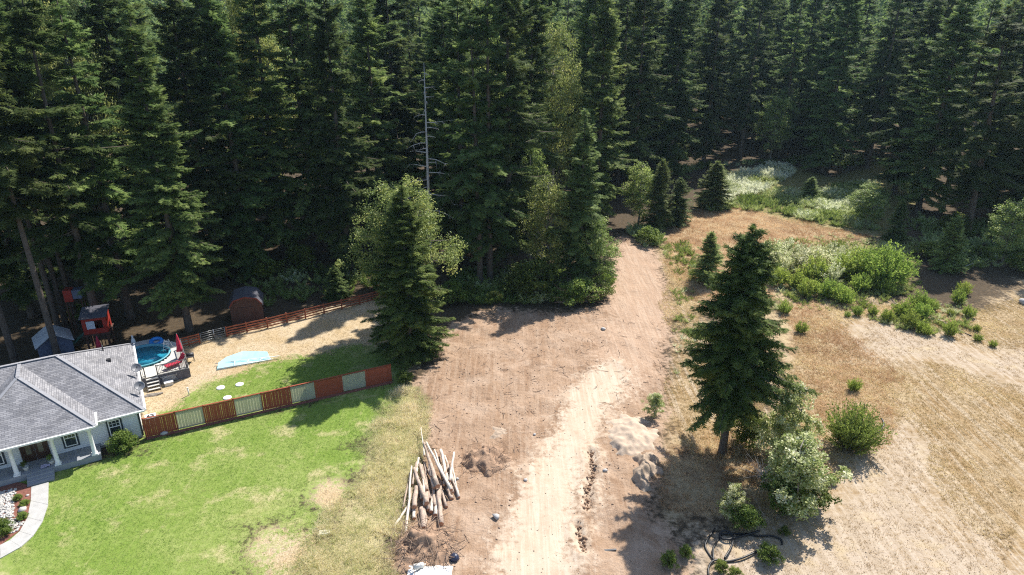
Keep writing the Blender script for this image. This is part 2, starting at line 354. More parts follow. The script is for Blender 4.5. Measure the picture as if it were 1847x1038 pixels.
over('track2', 6.0, .9, mixc(mrange(nT, .45, .60), tri(c(0.368, 0.251, 0.170), c(0.405, 0.282, 0.196), c(0.331, 0.220, 0.149)), tri(c(0.423, 0.304, 0.217), c(0.451, 0.330, 0.238), c(0.386, 0.273, 0.191))))
over('track', 6.5, 1.3, mixc(mrange(nT, .44, .62), mixc(mrange(nA, .42, .60), tri(c(0.461, 0.369, 0.274), c(0.489, 0.396, 0.300), c(0.432, 0.337, 0.248)), tri(c(0.414, 0.314, 0.226), c(0.446, 0.346, 0.252), c(0.385, 0.291, 0.204))), tri(c(0.489, 0.405, 0.313), c(0.517, 0.432, 0.339), c(0.451, 0.364, 0.274))))
Lk.new(col, pb.inputs['Base Color']); pb.inputs['Roughness'].default_value = .95; pb.inputs['Specular IOR Level'].default_value = .15
bh = mth('ADD', mth('MULTIPLY', nB, 1.0), mth('ADD', mth('MULTIPLY', nC, .38), mth('ADD', mth('MULTIPLY', nE, .08), mth('MULTIPLY', nT, .5))))
bp = N.new('ShaderNodeBump'); bp.inputs['Distance'].default_value = .22; Lk.new(mth('SUBTRACT', .8, mth('MULTIPLY', mth('MAXIMUM', mth('MAXIMUM', mask('track', 5.5, .8), mth('MULTIPLY', mask('sand', 9.0, 3), .7)), mth('MULTIPLY', mask('lawn', 5, .6), .6)), .6)), bp.inputs['Strength'])
Lk.new(bh, bp.inputs['Height']); Lk.new(bp.outputs[0], pb.inputs['Normal'])
# split the sheet into its pieces (they share their border vertices' places and normals)
nx, ny = len(gx), len(gy)
ii = np.arange(nx * ny).reshape(ny, nx)
Qd = np.stack([ii[:-1, :-1].ravel(), ii[:-1, 1:].ravel(), ii[1:, 1:].ravel(), ii[1:, :-1].ravel()], 1)
GV = np.stack([GP[:, 0], GP[:, 1], gz], 1)
zy, zx = np.gradient(gz.reshape(ny, nx), gy, gx); GN = np.stack([-zx.ravel(), -zy.ravel(), np.ones(nx * ny)], 1); GN /= np.linalg.norm(GN, axis=1)[:, None]
fid = np.zeros(len(Qd), int)
for k, v in (('straw', 4), ('red', 5), ('sand', 4), ('yard', 3), ('lawn', 1), ('dirt', 2), ('track', 6), ('track2', 6)):
    fm = masks[k][Qd].mean(1) > 0
    fid[fm] = v
for idx, nm in ((0, 'ground'), (1, 'lawn'), (2, 'bare_dirt'), (3, 'backyard_grass'), (4, 'field'), (5, 'meadow'), (6, 'dirt_track')):
    q = Qd[fid == idx]; u, inv = np.unique(q, return_inverse=True)
    me = mesh_np(nm, GV[u], None, inv.reshape(-1, 4), gm, smooth=True)
    for k in Z:
        a = me.attributes.new('m_' + k, 'FLOAT', 'POINT'); a.data.foreach_set('value', masks[k][u].astype(np.float32))
    me.normals_split_custom_set_from_vertices(GN[u].tolist())
    tag(link(nm, me), kind='structure')
_gz2 = gz.reshape(ny, nx)
def hz(x, y):
    i = int(np.clip(np.searchsorted(gx, x) - 1, 0, nx - 2)); j = int(np.clip(np.searchsorted(gy, y) - 1, 0, ny - 2))
    fx = (x - gx[i]) / (gx[i + 1] - gx[i]); fy = (y - gy[j]) / (gy[j + 1] - gy[j])
    return float(_gz2[j, i] * (1 - fx) * (1 - fy) + _gz2[j, i + 1] * fx * (1 - fy) + _gz2[j + 1, i] * (1 - fx) * fy + _gz2[j + 1, i + 1] * fx * fy)
def hzv(P):
    i = np.clip(np.searchsorted(gx, P[:, 0]) - 1, 0, nx - 2); j = np.clip(np.searchsorted(gy, P[:, 1]) - 1, 0, ny - 2)
    fx = (P[:, 0] - gx[i]) / (gx[i + 1] - gx[i]); fy = (P[:, 1] - gy[j]) / (gy[j + 1] - gy[j])
    return _gz2[j, i] * (1 - fx) * (1 - fy) + _gz2[j, i + 1] * fx * (1 - fy) + _gz2[j + 1, i] * (1 - fx) * fy + _gz2[j + 1, i + 1] * fx * fy
def on_ground(px, py): g = G(px, py); return (g[0], g[1], hz(g[0], g[1]))

# ------------------------------------------------------------------ foliage generators
def nrm(a): return a / (np.linalg.norm(a, axis=-1, keepdims=True) + 1e-9)
def stamp(P, D, Nn, L, tpl, tint, jit=0.0, wid=1.0):
    """lay a small template of triangles (a along, b aside, c up) at every P"""
    D = nrm(D); S = nrm(np.cross(D, Nn)); U = np.cross(S, D)
    tpl = np.asarray(tpl, float); k = len(tpl)
    L = np.asarray(L)[:, None, None]
    V = P[:, None, :] + L * (tpl[None, :, 0:1] * D[:, None, :] + wid * tpl[None, :, 1:2] * S[:, None, :] + tpl[None, :, 2:3] * U[:, None, :])
    if jit: V = V + rng.normal(0, jit, V.shape) * L
    V = V.reshape(-1, 3); return V, np.arange(len(V)).reshape(-1, 3), np.repeat(tint, k)
def spray_tpl(n=3, side=.34):
    t = [(0, -.05, 0), (0, .05, 0), (1, 0, -.10)]
    for i in range(n):
        a = .08 + .72 * i / n
        for s in (-1, 1):
            t += [(a, 0, 0), (a + .22, 0, -.02), (a + .38, s * side * (1.05 - .6 * a), -.07)]
    return t
SPR = spray_tpl(3, .46); SPR2 = spray_tpl(4, .42)
LEAF = [(0, 0, 0), (.5, .38, .06), (1, 0, 0), (0, 0, 0), (1, 0, 0), (.5, -.38, .06)]
BLADE = [(0, -.05, 0), (0, .05, 0), (1, 0, 0)]

def conifer(name, seed, H, Rr, cb, whorl=.62, nb=5, step=.30, spray=.85, power=.85, droop=.30, top_up=.5, irr=.25, mat=None, bark=None, trunk_r=None, tpl=SPR, gap=0.0, stubs=True, lvar=.66, hang=.6, pad=0.0):
    """tapered trunk with whorls of drooping boughs carrying needle sprays; returns (trunk mesh, crown mesh) of height H"""
    g = np.random.default_rng(seed); tb = MB()
    r0 = trunk_r or (.012 * H + .05)
    lean = g.normal(0, .006, 2) * H
    def axis(z): t = z / H; return np.array([lean[0] * t * t, lean[1] * t * t, z])
    zs = [-.4, .3] + list(np.linspace(H * .06, H, 9))
    tb.tube([axis(z) for z in zs], [r0 * (1.25 if z < 0 else 1.1 if z < .5 else max(.03, (1 - z / H) ** .8)) for z in zs], 9)
    z = cb; P = []; D = []; Nn = []; Ls = []; Ti = []
    ph = g.random(8) * 6.28
    if stubs:
        zz = max(1.5, cb * .35)
        while zz < cb:
            a = g.random() * 6.28; ln = g.uniform(.4, 1.8); p0 = axis(zz)
            tb.tube([p0, p0 + np.array([math.cos(a) * ln, math.sin(a) * ln, g.uniform(-.3, .2)])], [.035, .01], 3, False)
            zz += g.uniform(.25, .9)
    while z < H - .25:
        t = (z - cb) / (H - cb)
        prof = (1 - t) ** power * min(1.0, .55 + 2.6 * t)
        for k in range(nb if t < .9 else 4):
            if g.random() < gap: continue
            a = g.random() * 6.28
            lump = 1 + irr * (math.sin(3 * a + ph[0] + z * .45) * .5 + math.sin(2 * a + ph[1] - z * .8) * .5 + math.sin(a + ph[2] + z * 1.7) * .35)
            ln = max(.35, Rr * prof * lump * g.uniform(lvar, 1.1))
            el = (1 - t) * (-.30) + t * top_up + g.normal(0, .08)
            out = np.array([math.cos(a), math.sin(a), 0.]); p0 = axis(z + g.uniform(-.3, .3))
            m = max(3, int(ln / step) + 1); s = np.linspace(0, 1, m + 1)
            path = p0 + out * (s * ln * math.cos(el))[:, None] + np.array([0, 0, 1.]) * (s * ln * math.sin(el) - droop * ln * .45 * s ** 1.4 + droop * .28 * ln * s ** 3.2)[:, None]
            if ln > 1.0: tb.tube([path[0], path[m // 2], path[-1]], [max(.02, .014 * ln), max(.014, .009 * ln), .008], 3, False)
            dr = nrm(np.gradient(path, axis=0)); side = np.cross(dr, [0, 0, 1.]); side = nrm(side)
            tone = g.normal(0, .16)
            for sgn in (-1, 1, 0):
                sel = s > (.12 if ln > 2.2 else .02); q = path[sel]; d = dr[sel]; sd_ = side[sel]; ss = s[sel]; nq = len(q)
                mixl = g.uniform(.55, 1.1, (nq, 1)) * sgn
                dd = d * (.75 if sgn else 1.0) + sd_ * mixl + np.array([0, 0, 1.]) * (g.uniform(-hang, .10, (nq, 1)) if sgn else g.uniform(-.35, .35, (nq, 1)))
                P.append(q + g.normal(0, .06, q.shape)); D.append(dd); Nn.append(np.array([0, 0, 1.]) + g.normal(0, .35, q.shape))
                ln_s = spray * g.uniform(.65, 1.25, nq) * (1.05 - .5 * ss) * min(1, .45 + ln / 3.2) * (1 + (pad * np.sin(np.clip(ss, 0, 1) * 3.0) if sgn else 0))
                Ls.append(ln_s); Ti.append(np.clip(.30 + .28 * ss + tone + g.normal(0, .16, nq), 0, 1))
        z += whorl * g.uniform(.7, 1.3) * (1.0 if t < .75 else .7)
    n = 40; a = g.random(n) * 6.28; zz = H - g.random(n) * 1.2                         # leader
    P.append(np.stack([np.full(n, lean[0]), np.full(n, lean[1]), zz], 1)); D.append(np.stack([np.cos(a), np.sin(a), np.full(n, 1.1)], 1))
    Nn.append(np.tile([0., 0, 1], (n, 1)) + g.normal(0, .3, (n, 3))); Ls.append(np.full(n, .45)); Ti.append(g.random(n))
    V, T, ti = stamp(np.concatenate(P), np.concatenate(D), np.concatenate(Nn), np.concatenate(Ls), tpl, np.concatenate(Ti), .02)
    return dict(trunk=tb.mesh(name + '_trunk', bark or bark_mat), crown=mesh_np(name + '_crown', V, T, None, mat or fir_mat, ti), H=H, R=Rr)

def leafy(name, seed, H, Rr, cb, mat, bark, nlimb=9, ncl=130, per=90, leaf=.22, clr=.85, trunk_r=None, stems=1, shape=1.0, lumpy=.3, up=.0):
    """broadleaf: trunk(s), limbs reaching every leaf clump, leaves scattered through the clumps"""
    g = np.random.default_rng(seed); tb = MB(); r0 = trunk_r or H * .013 + .04
    cz = cb + (H - cb) * .5; hz_ = (H - cb) * .5
    stem = []
    for k in range(stems):
        a = g.random() * 6.28; off = (0 if stems == 1 else .35) * Rr
        q = [np.array([math.cos(a) * off * .15, math.sin(a) * off * .15, -.2])]
        for i in range(1, 6):
            t = i / 5; q.append(np.array([math.cos(a) * off * t + g.normal(0, .03 * H * .3), math.sin(a) * off * t + g.normal(0, .03 * H * .3), H * .88 * t]))
        tb.tube(q, [r0 / math.sqrt(stems) * (1 - .17 * i) for i in range(6)], 7); stem.append(np.array(q))
    cen = []
    while len(cen) < ncl:
        p = g.normal(0, 1, 3); p /= np.linalg.norm(p); rr = g.random() ** .45
        ph = math.atan2(p[1], p[0]); lum = 1 + lumpy * (math.sin(3 * ph + seed) * .5 + math.sin(5 * p[2] + 2 * ph + seed * 2) * .5)
        zz = p[2] * rr; wv = (1 - .45 * max(0, zz) ** shape)
        cen.append([p[0] * rr * Rr * lum * wv, p[1] * rr * Rr * lum * wv, cz + zz * hz_])
    cen = np.array(cen); tone = np.clip(g.normal(.42, .17, len(cen)), 0, 1)
    for i in range(0, len(cen), max(1, len(cen) // (nlimb * 5))):
        st = stem[int(g.integers(len(stem)))]; e = cen[i]; zt = max(cb * .6, e[2] - .55 * math.hypot(e[0], e[1]) - .3)
        k = int(np.argmin(np.abs(st[:, 2] - zt))); p0 = st[k]; mid = (p0 + e) / 2 + np.array([0, 0, .12 * np.linalg.norm(e - p0)])
        tb.tube([p0, mid, e], [r0 * .28, r0 * .17, .012], 4, False)
    n = ncl * per; ci = np.repeat(np.arange(ncl), per)
    P = cen[ci] + nrm(g.normal(0, 1, (n, 3))) * (g.random((n, 1)) ** .5) * clr * g.uniform(.6, 1.25, (ncl, 1))[ci] * np.array([1, 1, .75])
    D = g.normal(0, 1, (n, 3)) + np.array([0, 0, up - .25]); Nn = np.array([0, 0, 1.2]) + g.normal(0, .8, (n, 3))
    V, T, ti = stamp(P, D, Nn, leaf * g.uniform(.6, 1.3, n), LEAF, np.clip(tone[ci] + g.normal(0, .2, n), 0, 1))
    return dict(trunk=tb.mesh(name + '_trunk', bark), crown=mesh_np(name + '_crown', V, T, None, mat, ti), H=H, R=Rr)

def broom(name, seed, H, Rr, mat, nst=130, per=26, leaf=.16, tone=.42):
    """many upright whippy stems set with small narrow leaves"""
    g = np.random.default_rng(seed); tb = MB(); P = []; D = []; Ti = []
    for i in range(nst):
        a = g.random() * 6.28; r = math.sqrt(g.random()); hh = H * g.uniform(.35, 1.05) * (1.05 - .4 * r); b0 = np.array([math.cos(a), math.sin(a), 0]) * Rr * .3 * r
        tip = np.array([math.cos(a), math.sin(a), 0]) * Rr * r * g.uniform(.8, 1.15) + np.array([0, 0, hh]); mid = (b0 + tip) / 2 + np.array([0, 0, .12 * hh])
        if i % 3 == 0: tb.tube([b0 - np.array([0, 0, .1]), mid, tip], [.022, .014, .005], 3, False)
        s = g.uniform(.22, 1, per)[:, None]; q = (1 - s) ** 2 * b0 + 2 * s * (1 - s) * mid + s * s * tip
        P.append(q + g.normal(0, .05, q.shape)); D.append(nrm(tip - b0) * 1.0 + g.normal(0, .55, q.shape)); Ti.append(np.clip(g.normal(tone, .14) + g.normal(0, .16, per) + .25 * (s[:, 0] - .5), 0, 1))
    P = np.concatenate(P); n = len(P)
    V, T, ti = stamp(P, np.concatenate(D), g.normal(0, 1, (n, 3)), leaf * g.uniform(.6, 1.5, n), LEAF, np.concatenate(Ti), wid=.6)
    return dict(trunk=tb.mesh(name + '_stems', bark_mat), crown=mesh_np(name + '_leaves', V, T, None, mat, ti), H=H, R=Rr)

def plant(pr, name, loc, H=None, Rr=None, rz=None, label=None, cat='tree', group=None, tilt=(0, 0), parts=('trunk', 'crown')):
    s = (H / pr['H']) if H else 1.0; sr = (Rr / pr['R']) if Rr else s
    t = thing(name, label, cat, loc, random.uniform(0, 6.28) if rz is None else rz, group); t.scale = (sr, sr, s)
    t.rotation_euler = (tilt[0], tilt[1], t.rotation_euler[2])
    link(parts[0], pr['trunk'], t); link(parts[1], pr['crown'], t)
    return t
def at(px, py, dz=0.0): g = on_ground(px, py); return (g[0], g[1], g[2] + dz - .03)
# ------------------------------------------------------------------ tree kinds
TP = [  # crown base, whorl spacing, boughs, irregularity, taper, droop, gaps
 (2.5, .95, 7, .35, .66, .35, .06), (6, 1.15, 6, .55, .75, .60, .16), (3.0, .88, 7, .42, .52, .50, .08), (8, 1.2, 6, .60, .60, .35, .18),
 (5, 1.0, 6, .55, .58, .65, .14), (4, 1.05, 7, .50, .48, .45, .12), (7, 1.3, 6, .65, .85, .70, .20)]
tall = [conifer('tall_fir_%d' % i, 10 + i, 35, 6.6, p[0], whorl=p[1], nb=p[2], step=.22, irr=p[3], power=p[4], droop=p[5], gap=p[6], spray=.95, pad=.55, hang=.6, lvar=.45, tpl=SPR2) for i, p in enumerate(TP)]
high = [conifer('bare_stem_fir_%d' % i, 30 + i, 36, 5.8, 16, whorl=.85, nb=7, step=.22, spray=.95, pad=.5, hang=.5, lvar=.5, power=.65, droop=.4, irr=.35, trunk_r=.34, gap=.05) for i in range(2)]
big = conifer('front_fir', 41, 34.5, 6.8, 4.6, whorl=.75, nb=8, step=.2, spray=.9, pad=.5, hang=.5, lvar=.5, power=.82, droop=.42, irr=.28, gap=.05, tpl=SPR2)
hemlock = conifer('lone_conifer', 57, 19.1, 5.0, 4.9, whorl=.25, nb=7, step=.13, spray=.56, power=.55, droop=.36, top_up=.3, irr=.34, mat=hem_mat, gap=.1, tpl=SPR, trunk_r=.34, stubs=False, lvar=.55, pad=.6, hang=.95)
frontcon = conifer('yard_conifer', 61, 20, 4.6, .9, whorl=.40, nb=9, step=.13, spray=.54, power=.55, droop=.45, irr=.38, tpl=SPR, pad=.7, lvar=.5, stubs=False, mat=hem_mat)
midfir = conifer('mid_fir', 66, 22, 5.0, 1.6, whorl=.62, nb=7, step=.19, spray=.75, pad=.5, lvar=.5, power=.85, droop=.35, irr=.3, mat=yfir_mat)
young = [conifer('young_fir_%d' % i, 70 + i, 8, 2.7, .3, whorl=.24, nb=8, step=.18, spray=.62, power=.65, droop=.1, top_up=.7, irr=.15, mat=yfir_mat, stubs=False) for i in range(2)]
maple = leafy('maple', 80, 19, 5.2, 3, maple_mat, grey_bark, 12, 260, 110, .20, .95, shape=1.6, lumpy=.4)
alder = [leafy('alder_%d' % i, 84 + i, 13, 3.4, 1.6, alder_mat, grey_bark, 9, 120, 90, .22, .8) for i in range(2)]
poplar = [leafy('poplar_%d' % i, 90 + i, 6.5, 2.1, .5, poplar_mat, grey_bark, 8, 120, 85, .17, .46, stems=4, shape=.7, lumpy=.5) for i in range(2)]
bush = [leafy('bush_%d' % i, 95 + i, 3, 1.7, .25, bush_mat, bark_mat, 7, 70, 70, .17, .45, stems=4) for i in range(2)]
brooms = [broom('broom_%d' % i, 100 + i, 2.2, 1.2, broom_mat, 110, 30, .15) for i in range(2)]
shoots = [broom('poplar_shoots_%d' % i, 110 + i, 3.0, 1.5, poplar_mat, 46, 60, .17, .68) for i in range(2)]
bigbroom = broom('big_broom', 104, 4.6, 3.0, broom_mat, 330, 42, .2)

dark_broom_mat = foliage('dark_broom_leaves', c(.08, .115, .026), c(.15, .20, .042), c(.34, .38, .085), 0.46)
olive_broom = broom('olive_broom', 105, 4.6, 3.0, dark_broom_mat, 360, 44, .18)
# ------------------------------------------------------------------ forest: the trees one can tell apart
FIR = 'fir_tree'
front = [  # base px, top py (None = reaches past the picture's top), radius, kind, label
 (28, 655, 38, 4.3, high[0], 'tall fir with bare pale stem at the far left edge behind house roof'),
 (108, 655, 37, 4.2, high[1], 'tall fir whose thin bare stem crosses in front of the blue-grey shed'),
 (108, 600, 36, 4.2, high[0], 'bare-stemmed tall fir just right behind the blue-grey shed'),
 (121, 592, 37, 4.0, high[1], 'slim bare-stemmed fir, second to the right behind the blue-grey shed'),
 (139, 587, 35, 3.9, high[0], 'slim bare-stemmed fir between the shed and the red playhouse'),
 (183, 606, 36, 4.8, tall[3], 'tall fir standing right against the red playhouse'),
 (236, 575, 35.5, 5.0, tall[1], 'tall dark fir between the red playhouse and the big pool-side fir'),
 (342, 597, 34.3, 4.6, big, 'big full fir behind the pool, drooping boughs to the right'),
 (60, 572, 38, 4.8, tall[5], 'tall fir behind the bare stems at the left edge'),
 (633, 495, 36, 4.3, tall[2], 'tall fir standing nearest behind the rail fence, its shade on the barn shed'),
 (395, 505, 36, 5.0, tall[2], 'tall dark fir behind the brown barn shed'),
 (455, 492, 37, 5.0, tall[0], 'tall dark fir behind the rail fence, first of its row'),
 (515, 470, 37, 5.2, tall[5], 'tall dark fir behind the rail fence, second of its row'),
 (572, 458, 36, 5.2, tall[4], 'tall dark fir behind the rail fence, third of its row'),
 (600, 455, 37, 5.0, tall[6], 'tall dark fir behind the small fir at the rail fence'),
 (690, 440, 35, 5.0, tall[5], 'tall fir behind the maple, left of the dead white snag'),
 (866, 515, 34, 4.4, tall[3], 'tall fir with leaning bare lower trunk, left of the trunk trio by the clearing'),
 (884, 510, 37, 4.6, tall[1], 'tall fir, middle of the trunk trio at the back of the clearing'),
 (918, 495, 38, 4.8, tall[4], 'tallest dark fir, right of the trunk trio at the back of the clearing'),
 (835, 470, 36, 4.6, tall[0], 'tall fir just right behind the dead white snag'),
 (955, 445, 36, 4.6, tall[2], 'tall fir behind the pale alder in the middle clump'),
 (1075, 405, 37, 5.0, tall[0], 'tall fir behind the mid-sized fir at the top of the dirt track'),
 (1140, 350, 38, 5.2, tall[4], 'tall fir behind the pale young tree at the head of the track'),
 (1205, 325, 38, 5.5, tall[2], 'tall blue-hazed fir behind the two small firs at the head of the track'),
 (1268, 300, 38, 5.2, tall[5], 'tall fir behind the round young fir at the meadow'),
 (1335, 287, 39, 5.2, tall[3], 'tall fir behind the left end of the white fern bank'),
 (1405, 283, 38, 5.0, tall[6], 'tall fir behind the right end of the white fern bank'),
 (1482, 312, 37, 5.2, tall[2], 'tall full fir standing forward, boughs to the ground beside the fern bank'),
 (1560, 290, 38, 5.0, tall[1], 'tall dark fir at the dark gap right of the fern bank'),
 (1612, 350, 35, 5.2, tall[5], 'tall dark fir at the left end of the right-hand forest edge'),
 (1655, 380, 35.5, 5.6, tall[2], 'tall wide dark fir behind the big yellow-green broom'),
 (1700, 375, 37, 5.0, tall[6], 'tall fir left of the leaning trunk at the right edge of forest'),
 (1742, 425, 33, 6.0, tall[3], 'fir with thick leaning bare trunk near the right edge'),
 (1812, 405, 36, 5.4, tall[0], 'tall fir right of the leaning trunk, by the right edge'),
 (1880, 430, 37, 5.4, tall[4], 'tall fir cut by the right edge of the picture'),
]
placed = []
for (bx, by, H, rad, kind, lab) in front:
    p = at(bx, by); tl = (0, 0)
    if 'leaning bare trunk' in lab: tl = (0, R(3.0))
    plant(kind, FIR, p, H, rad * 1.3, None, lab, 'fir tree', 'firs of the front forest edge', tl); placed.append(p[:2])
# ---- deeper rows, which nothing tells apart
edge = [(-88, 44), (-62, 56), (-46, 69), (-36, 79), (-26, 88), (-15, 98), (-6, 106), (2, 116), (10, 120), (20, 130), (30, 150), (46, 166), (60, 168), (74, 152), (84, 136), (86, 118), (92, 100), (98, 80)]
ex = [e[0] for e in edge]; ey = [e[1] for e in edge]
cand = []
rr = random.Random(5)
for _ in range(9000):
    x = rr.uniform(-120, 150); y0 = np.interp(x, ex, ey); y = y0 + rr.random() ** 1.1 * 52
    if abs(x) > y * .80 + 8: continue
    if all((x - a) ** 2 + (y - b) ** 2 > 8.2 ** 2 for a, b in placed):
        placed.append((x, y)); cand.append((x, y))
cand.sort(key=lambda p: p[1]); cand = cand[:200]
for i, (x, y) in enumerate(cand):
    where = 'behind the house and pool' if x < -20 else 'behind the bare clearing and dirt track' if x < 25 else 'behind the brown meadow and ferns' if x < 72 else 'behind the right-hand field'
    plant(tall[rr.randrange(7)], FIR, (x, y, hz(x, y) - .05), rr.choice((rr.uniform(27, 35), rr.uniform(34, 43), rr.uniform(34, 43))), rr.uniform(5.4, 7.6), rr.uniform(0, 6.28), 'dark fir standing deep in the forest ' + where, 'fir tree', 'firs deep in the forest ' + where)
# ---- far wooded slope that reads as one mass
def far_forest():
    g = np.random.default_rng(12); V = []; T = []; ti = []
    pts = []
    while len(pts) < 1500:
        a = g.uniform(-.85, .85); d = g.uniform(170, 520); pts.append((math.sin(a) * d, math.cos(a) * d))
    P = np.array(pts); z = hzv(P); keep = P[:, 1] > np.interp(P[:, 0], ex, ey) + 56; P = P[keep]; z = z[keep]
    k = 130; n = len(P); H = g.uniform(30, 40, n); t = g.random((n, k)) ** .75; a = g.random((n, k)) * 6.28
    r = (1 - t) * 6.5 * g.uniform(.35, 1.0, (n, k)) + .2; hh = 3 + t * (H[:, None] - 3)
    Q = np.stack([P[:, 0:1] + np.cos(a) * r * .5, P[:, 1:2] + np.sin(a) * r * .5, z[:, None] + hh], 2).reshape(-1, 3)
    D = np.stack([np.cos(a), np.sin(a), -.3 + g.normal(0, .2, a.shape)], 2).reshape(-1, 3)
    V, T, tt = stamp(Q, D, np.tile([0, 0, 1.], (len(Q), 1)) + g.normal(0, .3, Q.shape), 1.2 + r.ravel() * .6, [(0, -.3, 0), (.3, .35, 0), (1, 0, -.2)], np.clip(g.normal(.4, .2, len(Q)), 0, 1))
    tag(link('distant_forest', mesh_np('distant_forest', V, T, None, fir_mat, tt)), 'far wooded slope of dark firs closing the view', 'forest', kind='stuff')
far_forest()
# ---- single trees nearer the camera
plant(hemlock, 'conifer_tree', at(1303, 815), 19.1, 4.8, 2.1, 'lone dark conifer with bare trunk foot at the edge of the dirt track', 'conifer')
plant(frontcon, 'conifer_tree', at(741, 642), 17.8, 4.8, 1.0, 'dense dark conifer at the end of the tall panel fence', 'conifer')
plant(maple, 'maple_tree', at(740, 606), 18.2, 5.3, .4, 'yellow-green maple rising behind the dark conifer by the fence', 'maple')
plant(midfir, FIR, at(1043, 512), 22.0, 5.2, 2.0, 'mid-sized pointed fir at the left of the track head', 'fir tree')
plant(alder[0], 'alder_tree', at(985, 516), 15, 3.4, 1.2, 'pale green alder left of the mid-sized pointed fir', 'alder')
plant(alder[1], 'alder_tree', at(1078, 520), 9.5, 2.6, 3.2, 'low alder right of the mid-sized fir, leaning over the track', 'alder')
plant(alder[1], 'alder_tree', at(955, 470), 17, 3.0, .2, 'yellowish alder top between the trunk trio and the mid-sized fir', 'alder')
plant(alder[0], 'alder_tree', at(1150, 408), height_for(1150, 408, 285), 3.0, .8, 'pale olive young tree, leftmost of the three at the head of the track', 'alder')
plant(young[0], FIR, at(1186, 410), height_for(1186, 410, 290), 3.2, 1, 'small fir between pale young tree and its smaller twin', 'fir tree')
plant(young[1], FIR, at(1221, 405), height_for(1221, 405, 322), 2.9, 2, 'small dark fir, rightmost of the three at the head of the track', 'fir tree')
plant(young[1], FIR, at(1286, 375), height_for(1286, 375, 292), 4.0, 3, 'round dense young fir at the left end of the fern bank', 'fir tree')
plant(young[0], FIR, at(1274, 508), height_for(1274, 508, 420), 2.6, 4, 'small green fir just left behind the lone conifer', 'fir tree')
plant(young[1], FIR, at(1459, 360), height_for(1459, 360, 320), 2.3, 5, 'small pale fir alone among the ferns', 'fir tree')
plant(young[0], FIR, at(608, 538), height_for(608, 538, 482), 2.0, 1.7, 'small young fir behind the rail fence', 'fir tree')
plant(young[1], FIR, at(1705, 488), 7.5, 2.7, .3, 'dark young fir in the shade below the leaning trunk', 'fir tree')
plant(young[0], FIR, at(1612, 436), 6.5, 2.0, .9, 'small shaded fir behind the big yellow-green broom', 'fir tree')
plant(alder[0], 'alder_tree', at(1805, 480), 10, 3.3, 2.2, 'shaded olive alder at the right forest edge', 'alder')
plant(alder[1], 'alder_tree', at(1560, 405), 7, 3.0, 2.9, 'low grey-green alder where ferns meet the dark right-hand firs', 'alder')
plant(maple, 'maple_tree', at(992, 410), 32.5, 5.5, 2.2, 'pale green broadleaf crown rising among the firs near the top', 'maple')
plant(maple, 'maple_tree', at(862, 400), 36, 5.5, 4.2, 'light green broadleaf crown left above the trunk trio', 'maple')
plant(alder[0], 'alder_tree', at(1388, 292), 16, 4, 2.9, 'pale leafy alder between firs above the white fern bank', 'alder')
plant(maple, 'maple_tree', at(500, 425), 39, 5.5, 1.2, 'light broadleaf crown high among the firs behind the rail fence', 'maple')
plant(maple, 'maple_tree', at(215, 510), 36, 5.5, .2, 'sunlit yellow-green broadleaf top above the big pool-side fir', 'maple')
# dead snag
def snag():
    g = np.random.default_rng(4); p = at(779, 497); t = thing('dead_tree', 'bare dead snag with whitish branches before the dark firs', 'dead tree', p)
    H = 27.0; b = MB(); b.tube([(0, 0, -.3), (.1, 0, H * .5), (.25, .1, H)], [.26, .17, .03], 8); b.build('trunk', dead_mat, t)
    z = 9.0
    while z < H - 1:
        a = g.random() * 6.28; ln = (1 - (z - 9) / (H - 6)) * g.uniform(1.0, 5.0) + .5; o = np.array([math.cos(a), math.sin(a), 0])
        q = [np.array([.1 + .15 * z / H, .05, z]) + o * ln * s + np.array([0, 0, ln * (.15 * s - g.uniform(.1, .5) * s * s)]) + g.normal(0, .09, 3) * s for s in (0, .35, .7, 1)]
        m = MB(); m.tube(q, [.075, .06, .035, .012], 5)
        for s in (1, 1, 2, 2, 3): m.tube([q[s], q[s] + nrm(o * .8 + g.normal(0, .7, 3) + np.array([0, 0, -.3])) * ln * g.uniform(.12, .4)], [.028, .008], 3)
        m.build('branch', dead_mat, t); z += g.uniform(.35, .95)
snag()
# ------------------------------------------------------------------ shrubs
ORD = ['first', 'second', 'third', 'fourth', 'fifth', 'sixth', 'seventh', 'eighth', 'ninth', 'tenth', 'eleventh', 'twelfth', 'thirteenth', 'fourteenth', 'fifteenth', 'sixteenth', 'seventeenth', 'eighteenth', 'nineteenth', 'twentieth', 'twenty-first', 'twenty-second', 'twenty-third', 'twenty-fourth', 'twenty-fifth', 'twenty-sixth']
SH = ('stems', 'foliage')
plant(poplar[0], 'poplar_sapling', at(1402, 852), 8.3, 2.1, .4, 'tall pale-leaved poplar sapling right of the lone conifer', 'sapling', None, (0, R(3)))
plant(poplar[1], 'poplar_sapling', at(1436, 928), 6.9, 2.5, 2.4, 'broad pale-leaved poplar sapling nearest the sandy field', 'sapling', None, (0, R(5)))
plant(poplar[0], 'poplar_sapling', at(1318, 935), 3.0, 1.1, 4.2, 'small pale poplar sapling in the conifer shadow', 'sapling')
plant(poplar[1], 'poplar_sapling', at(1180, 750), 2.6, .9, 1.2, 'thin bright green sapling by the sandy mound', 'sapling')
plant(bush[0], 'bush', at(1345, 800), 3.2, 1.6, .1, 'green bush at the foot of the lone conifer', 'bush', parts=SH)
plant(bush[1], 'bush', at(1400, 815), 3.0, 1.6, .6, 'low bush between the two tall poplar saplings', 'bush', parts=SH)
plant(bush[0], 'bush', at(1412, 922), 3.0, 1.7, 2.0, 'dark leafy bush at the left foot of the broad poplar sapling', 'bush', parts=SH)
plant(bush[1], 'bush', at(1462, 912), 2.6, 1.5, 3.0, 'leafy bush at the right foot of the broad poplar sapling', 'bush', parts=SH)
